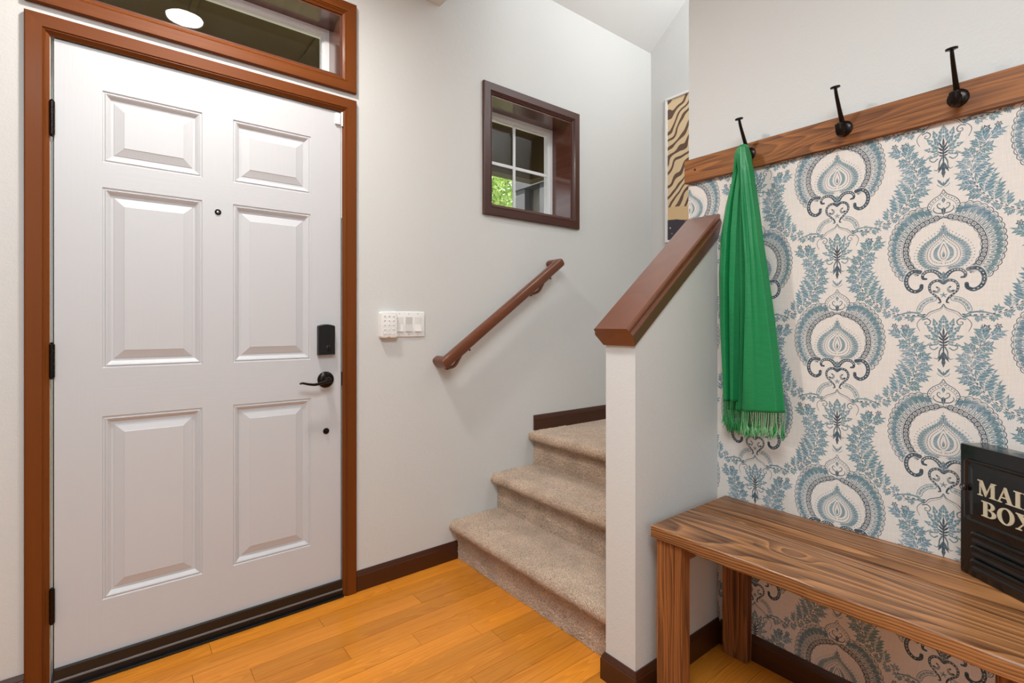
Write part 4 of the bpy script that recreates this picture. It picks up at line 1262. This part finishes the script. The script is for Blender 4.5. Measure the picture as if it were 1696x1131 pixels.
# ------------------------------------------------------------------ SCARF
sf = thing('scarf', 'bright green fringed scarf folded over the left coat hook', 'scarf', (1.66, .84, 1.74))
def lerp_tab(tab, z):
    zs = [a[0] for a in tab][::-1]; vs = [a[1] for a in tab][::-1]
    return float(np.interp(z, zs, vs))
def strand(name, left, right, xoff, z0, z1, shape, shear=0.0, nu=64, nz=90):
    """hanging cloth: left/right are tables (z, y); shape(u, s) is how far the cloth stands forward"""
    V_, F_ = [], []
    for j in range(nz + 1):
        s = j / nz
        for i in range(nu + 1):
            u = i / nu
            zz = z0 + (z1 + shear * (u - .5) - z0) * s
            zz0 = z0 + (z1 - z0) * s
            yl, yr = lerp_tab(left, zz0), lerp_tab(right, zz0)
            V_.append((lerp_tab(xoff, zz0) - shape(u, s), yl + (yr - yl) * u, zz))
    for j in range(nz):
        for i in range(nu):
            a = j * (nu + 1) + i
            F_.append((a, a + 1, a + nu + 2, a + nu + 1))
    me = bpy.data.meshes.new(name)
    b = Vector(sf.location)
    me.from_pydata([tuple(Vector(v) - b) for v in V_], [], F_)
    for p in me.polygons: p.use_smooth = True
    me.materials.append(MT['scarf'])
    o = bpy.data.objects.new(name, me); C.objects.link(o); o.parent = sf
    md = o.modifiers.new('thickness', 'SOLIDIFY'); md.thickness = .0018; md.offset = 0
    return [V_[nz * (nu + 1) + i] for i in range(nu + 1)]
def sm(a, b, t):
    t = max(0, min(1, (t - a) / (b - a))); return t * t * (3 - 2 * t)
def bump_(u, c, w): return math.exp(-((u - c) / w) ** 2)
# back, longer layer on the left
h3 = strand('back_layer', [(1.735, .862), (1.66, .890), (1.5, .915), (1.3, .928), (1.1, .936), (.84, .938)], [(1.735, .850), (1.6, .850), (1.3, .842), (.84, .838)],
            [(1.745, 1.684), (.8, 1.700)], 1.730, .850, lambda u, s: .008 * math.sin(PI * u) + .005 * math.sin(5 * PI * u) * s, nu=40)
# left front fold: two rounded pleats with a deep valley between them
def shp_l(u, s):
    v = .47 + .06 * math.sin(2.2 * s)
    d = .026 * min(1, .45 + s) 
    base = d * (1 - bump_(u, v, .05 + .05 * s) * .95) * min(1, math.sin(PI * min(.5, u * 1.15 + .02)) * 1.0) 
    return base * (1 - .85 * sm(.86, 1.0, u)) + .006 * bump_(u, .22, .07) * s
h2 = strand('left_fold', [(1.742, .872), (1.70, .884), (1.64, .902), (1.56, .924), (1.46, .942), (1.32, .951), (1.15, .949), (1.0, .942), (.87, .936)],
            [(1.742, .852), (1.6, .864), (1.45, .870), (1.3, .874), (1.1, .880), (.87, .886)], [(1.745, 1.668), (1.66, 1.672), (1.4, 1.676), (.86, 1.686)], 1.742, .884, shp_l, nu=72)
# middle narrow pleat between the two
h4 = strand('middle_fold', [(1.735, .860), (1.62, .874), (1.45, .884), (1.2, .886), (1.0, .884), (.87, .880)], [(1.735, .851), (1.6, .855), (1.45, .862), (1.3, .861), (1.1, .868), (.87, .872)],
            [(1.745, 1.672), (1.6, 1.674), (1.2, 1.690), (.86, 1.700)], 1.735, .856, lambda u, s: .012 * math.sin(PI * u) ** .7, nu=36)
# right front fold, the widest: rounded left lip, a soft hollow, then flat cloth turning back at the edge
def shp_r(u, s):
    lip = .030 * math.sin(PI / 2 * min(1, u * 6 + .02))
    hol = -.010 * bump_(u, .26 + .12 * s, .09) * sm(.05, .3, s) * (1 - .5 * s)
    hol2 = -.006 * bump_(u, .62 - .1 * s, .10) * sm(.0, .25, s) * (1 - sm(.5, 1, s))
    back = -.024 * sm(.86, 1.0, u)
    return lip + hol + hol2 + back + .0012 * math.sin(9 * s + 5 * u) - .012 * (1 - sm(0, .03, u))
h1 = strand('right_fold', [(1.745, .858), (1.66, .852), (1.5, .846), (1.36, .839), (1.2, .843), (1.0, .853), (.86, .860)],
            [(1.745, .838), (1.70, .827), (1.66, .815), (1.5, .790), (1.36, .772), (1.2, .752), (1.0, .730), (.86, .717)],
            [(1.745, 1.668), (1.66, 1.655), (1.4, 1.650), (.86, 1.664)], 1.748, .866, shp_r, shear=.012, nu=90)
# gathered top passing over the prong
m = MB()
for (dy, r_, dx, sp) in ((-.008, .011, -.002, -.8), (.004, .012, -.004, .4), (.013, .010, .002, 1.6)):
    pp = smooth_path([(XR - .016 + dx, .856 + dy, 1.700), (XR - .022 + dx, .856 + dy, 1.728), (XR - .033 + dx, .856 + dy, 1.743), (XR - .046 + dx, .856 + dy * 1.1, 1.738), (XR - .050 + dx, .856 + dy * 1.3, 1.715), (XR - .046 + dx, .856 + dy * 1.6 + .004 * sp, 1.680), (XR - .038 + dx, .856 + dy * 2.0 + .008 * sp, 1.630), (XR - .026 + dx, .856 + dy * 2.3 + .010 * sp, 1.58)], 5)
    n = len(pp)
    m.tube([tuple(p) for p in pp], [r_ * (.8 + .2 * math.cos(k * .35)) * (1 if k < n * .6 else 1 - .6 * (k - n * .6) / (n * .4)) for k in range(n)], 14, up=(0, 1, 0))
m.build('gathered_top', 'scarf', sf, smooth='all')
def fringe(hem, n, length, mat, nm, jit=.006, seed=1, sub=4):
    R = random.Random(seed); m = MB()
    for k in range(n):
        u = (k + .5) / n * (len(hem) - 1); i = int(u); a = Vector(hem[i]); b = Vector(hem[min(i + 1, len(hem) - 1)]); p = a.lerp(b, u - i)
        L = length * R.uniform(.85, 1.1)
        sx, sy = R.uniform(-jit, jit), R.uniform(-jit, jit)
        pts = [(p.x, p.y, p.z + .002), (p.x + sx * .3, p.y + sy * .3, p.z - L * .35), (p.x + sx * .7, p.y + sy * .9, p.z - L * .62)]
        m.tube(pts, [.0009, .0009, .0013], 5, up=(1, 0, 0))
        q = Vector(pts[-1])
        for s in range(sub):
            ex, ey = R.uniform(-.006, .006), R.uniform(-.008, .008)
            m.tube([tuple(q), tuple(q + Vector((ex * .6, ey * .6, -L * .16))), tuple(q + Vector((ex + R.uniform(-.003, .003), ey + R.uniform(-.005, .005), -L * R.uniform(.28, .42))))], [.0011, .0012, .0008], 4, up=(1, 0, 0))
    m.build(nm, mat, sf, kind='stuff')
fringe(h1, 19, .083, 'fringe_pale', 'fringe', seed=2)
fringe([(p[0] + .006, p[1], p[2]) for p in h1], 20, .080, 'fringe', 'fringe', seed=6, sub=5, jit=.010)
fringe(h2, 11, .085, 'fringe', 'fringe', seed=3)
fringe(h3, 26, .075, 'fringe', 'fringe', jit=.009, seed=4)
fringe(h4, 9, .080, 'fringe', 'fringe', jit=.009, seed=8)

# ------------------------------------------------------------------ BENCH
bn = thing('bench', 'stained pine bench standing below the coat rail against the damask wall', 'bench', (1.5, .5, 0))
BX0, BX1, BYA, BYB, BZ, BT = 1.285, A - .004, .085, .951, .536, .037
def board(x0, x1, name='seat_board'):
    """plank with an uneven, slightly waney front edge"""
    m = MB(); n = 60; R = random.Random(int(x0 * 1000))
    rings = []
    for k in range(n + 1):
        yy = BYB + (BYA - BYB) * k / n
        w = .0022 * math.sin(k * .32) + .0012 * math.sin(k * .9 + 1) if x0 < 1.4 else 0
        b = .003 if x0 < 1.4 else .0008
        rings.append([Vector(p) for p in ((x0 + w, yy, BZ - BT + b), (x0 + w - .0008, yy, BZ - BT * .5), (x0 + w, yy, BZ - b), (x0 + w + b, yy, BZ - .0003), (x1 - b * .4, yy, BZ), (x1, yy, BZ - b * .6), (x1, yy, BZ - BT + b), (x1 - b, yy, BZ - BT), (x0 + w + b, yy, BZ - BT))])
    m.loft(rings)
    return m.build(name, 'bench_y', bn, loc=(x0, BYA, BZ - BT), smooth=True)
board(BX0, 1.5210); board(1.5265, BX1)
for (x0, x1) in ((1.296, 1.340), (1.674, 1.713)):
    for (y0, y1) in ((.852, .938), (.099, .185)):
        m = MB(); m.box(x0, x1, y0, y1, .0005, BZ - BT - .0002, .0022); m.build('leg', 'bench_z', bn, loc=(x0, y0, 0))
# cleats under the seat joining front and back legs
for (y0, y1) in ((.867, .905), (.132, .170)):
    m = MB(); m.box(1.3405, 1.6735, y0, y1, BZ - BT - .06, BZ - BT - .0005, .002); m.build('cleat', 'bench_y', bn)

# ------------------------------------------------------------------ MAILBOX
mb = thing('mailbox', 'black metal mailbox with cream MAIL BOX lettering standing angled on the bench', 'mailbox', (1.655, .300, BZ))
fd = Vector((-.578, -.816, 0)).normalized(); dv = Vector((.816, -.578, 0)).normalized()
O_ = Vector((1.654, .302, BZ + .0005)); MW, MH, MD = .240, .318, .064
def mp3(s, z, d): return O_ + fd * s + Vector((0, 0, z)) + dv * d     # along the front, up, into the box
def mbox(m, s0, s1, z0, z1, d0, d1, bev=.0):
    g = bmesh.new(); bmesh.ops.create_cube(g, size=1)
    for v in g.verts:
        v.co = Vector(((s0 + s1) / 2 + v.co.x * (s1 - s0), (d0 + d1) / 2 + v.co.y * (d1 - d0), (z0 + z1) / 2 + v.co.z * (z1 - z0)))
    if bev: bmesh.ops.bevel(g, geom=g.edges[:], offset=bev, segments=3, affect='EDGES', profile=.5)
    for v in g.verts: v.co = mp3(v.co.x, v.co.z, v.co.y)
    m.merge(g)
MT['gloss'] = plain('black_gloss_enamel', (.004, .004, .005, 1), .22, 0, .04, 30, coat=.3)
m = MB(); mbox(m, 0, MW, 0, MH, .003, MD, .003); m.build('body', 'gloss', mb, smooth=True)
# hinged front: raised rim round a sunk panel
def mring(s0, s1, z0, z1, d, r=.006):
    out = []
    for (cs, cz, a0) in ((s1 - r, z1 - r, 0), (s0 + r, z1 - r, 90), (s0 + r, z0 + r, 180), (s1 - r, z0 + r, 270)):
        for k in range(5):
            a = math.radians(a0 + k * 22.5); out.append(mp3(cs + r * math.cos(a), cz + r * math.sin(a), d))
    return out
m = MB()
s0, s1, z0, z1 = .017, MW - .017, .135, .285
m.loft([mring(s0, s1, z0, z1, .003), mring(s0, s1, z0, z1, -.0035), mring(s0 + .003, s1 - .003, z0 + .003, z1 - .003, -.0045), mring(s0 + .006, s1 - .006, z0 + .006, z1 - .006, -.0030), mring(s0 + .008, s1 - .008, z0 + .008, z1 - .008, -.0010),
        mring(s0 + .016, s1 - .016, z0 + .014, z1 - .014, -.0012), mring(s0 + .019, s1 - .019, z0 + .017, z1 - .017, -.0030), mring(s0 + .024, s1 - .024, z0 + .022, z1 - .022, -.0034)])
dr = m.build('door', 'gloss', mb, smooth=True)
# three pressed ridges below
for (za, zb_) in ((.083, .112), (.050, .079), (.017, .046)):
    m = MB()
    m.loft([mring(.030, MW - .030, za, zb_, .003, .010), mring(.030, MW - .030, za, zb_, -.001, .010), mring(.033, MW - .033, za + .003, zb_ - .003, -.004, .009), mring(.037, MW - .037, za + .007, zb_ - .007, -.004, .006), mring(.040, MW - .040, za + .010, zb_ - .010, -.0015, .004)])
    m.build('pressed_ridge', 'gloss', mb, smooth=True)
m = MB(); m.lathe(mp3(.017, .214, -.004), -dv, [(0, .0085), (.003, .0085), (.005, .006), (.006, .0055)], 20); lk = m.build('lock', 'gloss', mb, smooth=True)
m = MB(); m.lathe(mp3(.017, .214, -.0100), -dv, [(0, .0032), (.0012, .003)], 14); m.build('keyway', 'steel', lk)
# serif capitals built from polygons, unit height 1
def serif(ch):
    q = []
    if ch == 'M':
        q += [[(0, 0), (.30, 0), (.30, .05), (.19, .08), (.19, .92), (.12, .95), (.12, .08), (0, .05)],
              [(0, 1), (.28, 1), (.55, .30), (.50, 0), (.46, 0), (.12, .88), (.12, .92), (0, .95)],
              [(.46, 0), (.50, 0), (.86, 1), (.80, 1), (.52, .26)],
              [(.78, 1), (1.08, 1), (1.08, .95), (.99, .92), (.99, .08), (1.08, .05), (1.08, 0), (.70, 0), (.70, .05), (.79, .08), (.79, .95)]]
        return q, 1.12
    if ch == 'A':
        q += [[(0, 0), (.28, 0), (.28, .05), (.17, .08), (.45, .84), (.41, .97), (.09, .08), (0, .05)],
              [(.41, 1), (.52, 1), (.82, .08), (.90, .05), (.90, 0), (.50, 0), (.50, .05), (.61, .08), (.36, .86)],
              [(.22, .30), (.56, .30), (.54, .37), (.24, .37)]]
        return q, .92
    if ch == 'I':
        q += [[(0, 0), (.44, 0), (.44, .05), (.33, .08), (.33, .92), (.44, .95), (.44, 1), (0, 1), (0, .95), (.11, .92), (.11, .08), (0, .05)]]
        return q, .50
    if ch == 'L':
        q += [[(0, 0), (.74, 0), (.78, .36), (.72, .36), (.62, .14), (.50, .07), (.33, .07), (.33, .92), (.46, .95), (.46, 1), (0, 1), (0, .95), (.11, .92), (.11, .08), (0, .05)]]
        return q, .82
    if ch == 'B':
        def bowl(cx, cy, rx, ry, th, n=14):
            o = [(cx + rx * math.cos(a), cy + ry * math.sin(a)) for a in [(-PI / 2 + PI * k / n) for k in range(n + 1)]]
            i = [(cx + (rx - th) * math.cos(a), cy + (ry - .07) * math.sin(a)) for a in [(PI / 2 - PI * k / n) for k in range(n + 1)]]
            return o + i
        q += [[(0, 0), (.45, 0), (.45, .065), (.33, .065), (.33, .935), (.43, .935), (.43, 1), (0, 1), (0, .95), (.11, .92), (.11, .08), (0, .05)],
              bowl(.42, .75, .32, .25, .20), bowl(.44, .26, .38, .26, .22), [(.30, .48), (.46, .48), (.46, .54), (.30, .54)]]
        return q, .88
    if ch == 'O':
        n = 32
        def el(a, r1, r2): return (.45 + r1 * math.cos(a), .5 + r2 * math.sin(a))
        for k in range(n):
            a, b = 2 * PI * k / n, 2 * PI * (k + 1) / n
            q.append([el(a, .45, .53), el(b, .45, .53), el(b, .23, .455), el(a, .23, .455)])
        return q, .97
    if ch == 'X':
        q += [[(.0, 1), (.42, 1), (.42, .95), (.34, .92), (.86, .08), (.94, .05), (.94, 0), (.50, 0), (.50, .05), (.58, .08), (.08, .92), (0, .95)],
              [(0, 0), (.30, 0), (.30, .05), (.20, .09), (.46, .46), (.42, .52), (.10, .08), (0, .05)],
              [(.60, 1), (.90, 1), (.90, .95), (.80, .92), (.52, .54), (.48, .60), (.70, .90), (.60, .95)]]
        return q, .98
def letters(word, s, z, h, wd, name):
    for ch in word:
        q, adv = serif(ch)
        m = MB()
        for p in q:
            m.prism(p, lambda a, d: mp3(s + a[0] * wd, z + a[1] * h, d), -.0052, -.0030)
        m.build(name, 'letter', dr)
        s += adv * wd
letters('MAIL', .0525, .207, .036, .0405, 'letter')
letters('BOX', .062, .160, .036, .0420, 'letter')

# ------------------------------------------------------------------ PICTURE on the far wall (generic stand-in)
pt = thing('picture', 'tall cream and brown print in a thin white frame on the far stairwell wall', 'picture', (FX, 1.62, 2.165))
PY0, PY1, PZ0, PZ1 = 1.20, 2.005, 1.690, 2.640
m = MB()
def pring(i, d): return [Vector((FX - d, PY0 + i, PZ0 + i)), Vector((FX - d, PY1 - i, PZ0 + i)), Vector((FX - d, PY1 - i, PZ1 - i)), Vector((FX - d, PY0 + i, PZ1 - i))]
m.loft([pring(0, 0), pring(0, .016), pring(.003, .018), pring(.014, .018), pring(.016, .008), pring(.016, 0)], cap=False)
m.build('frame', 'white_plastic', pt)
x = M('abstract_brown_print')
tc = x.n('ShaderNodeTexCoord')
wv = x.n('ShaderNodeTexWave', wave_type='BANDS', bands_direction='DIAGONAL', i_Scale=8.5, i_Distortion=9.0, i_Detail=1.0)
wv.inputs['Detail Scale'].default_value = .8
x.l(tc.outputs['Object'], wv.inputs['Vector'])
r = x.n('ShaderNodeValToRGB'); r.color_ramp.interpolation = 'EASE'
r.color_ramp.elements[0].position = .64; r.color_ramp.elements[0].color = (.74, .56, .34, 1)
r.color_ramp.elements[1].position = .72; r.color_ramp.elements[1].color = (.13, .07, .04, 1)
x.l(wv.outputs['Fac'], r.inputs[0])
sp = x.n('ShaderNodeSeparateXYZ'); x.l(tc.outputs['Object'], sp.inputs[0])
nz = x.n('ShaderNodeTexNoise', i_Scale=4.0); x.l(tc.outputs['Object'], nz.inputs['Vector'])
ad = x.n('ShaderNodeMath', operation='MULTIPLY_ADD'); ad.inputs[1].default_value = .08
x.l(nz.outputs['Fac'], ad.inputs[0]); x.l(sp.outputs[2], ad.inputs[2])
lt = x.n('ShaderNodeMath', operation='LESS_THAN'); lt.inputs[1].default_value = -.30; x.l(ad.outputs[0], lt.inputs[0])
lt2 = x.n('ShaderNodeMath', operation='LESS_THAN'); lt2.inputs[1].default_value = -.215; x.l(ad.outputs[0], lt2.inputs[0])
vo = x.n('ShaderNodeTexVoronoi', i_Scale=28.0); x.l(tc.outputs['Object'], vo.inputs['Vector'])
rv = x.n('ShaderNodeValToRGB'); rv.color_ramp.elements[0].position = .16; rv.color_ramp.elements[0].color = (.5, .42, .38, 1)
rv.color_ramp.elements[1].position = .24; rv.color_ramp.elements[1].color = (.045, .035, .05, 1)
x.l(vo.outputs['Distance'], rv.inputs[0])
mA = x.n('ShaderNodeMix', data_type='RGBA'); x.l(lt2.outputs[0], mA.inputs[0]); x.l(r.outputs[0], mA.inputs[6]); mA.inputs[7].default_value = (.70, .50, .27, 1)
mB = x.n('ShaderNodeMix', data_type='RGBA'); x.l(lt.outputs[0], mB.inputs[0]); x.l(mA.outputs[2], mB.inputs[6]); x.l(rv.outputs[0], mB.inputs[7])
x.l(mB.outputs[2], x.b.inputs['Base Color']); x.set(Roughness=.4)
m = MB(); m.box(FX - .007, FX - .003, PY0 + .015, PY1 - .015, PZ0 + .015, PZ1 - .015)
m.build('print', x.m, pt, loc=(FX, 1.62, 2.165))
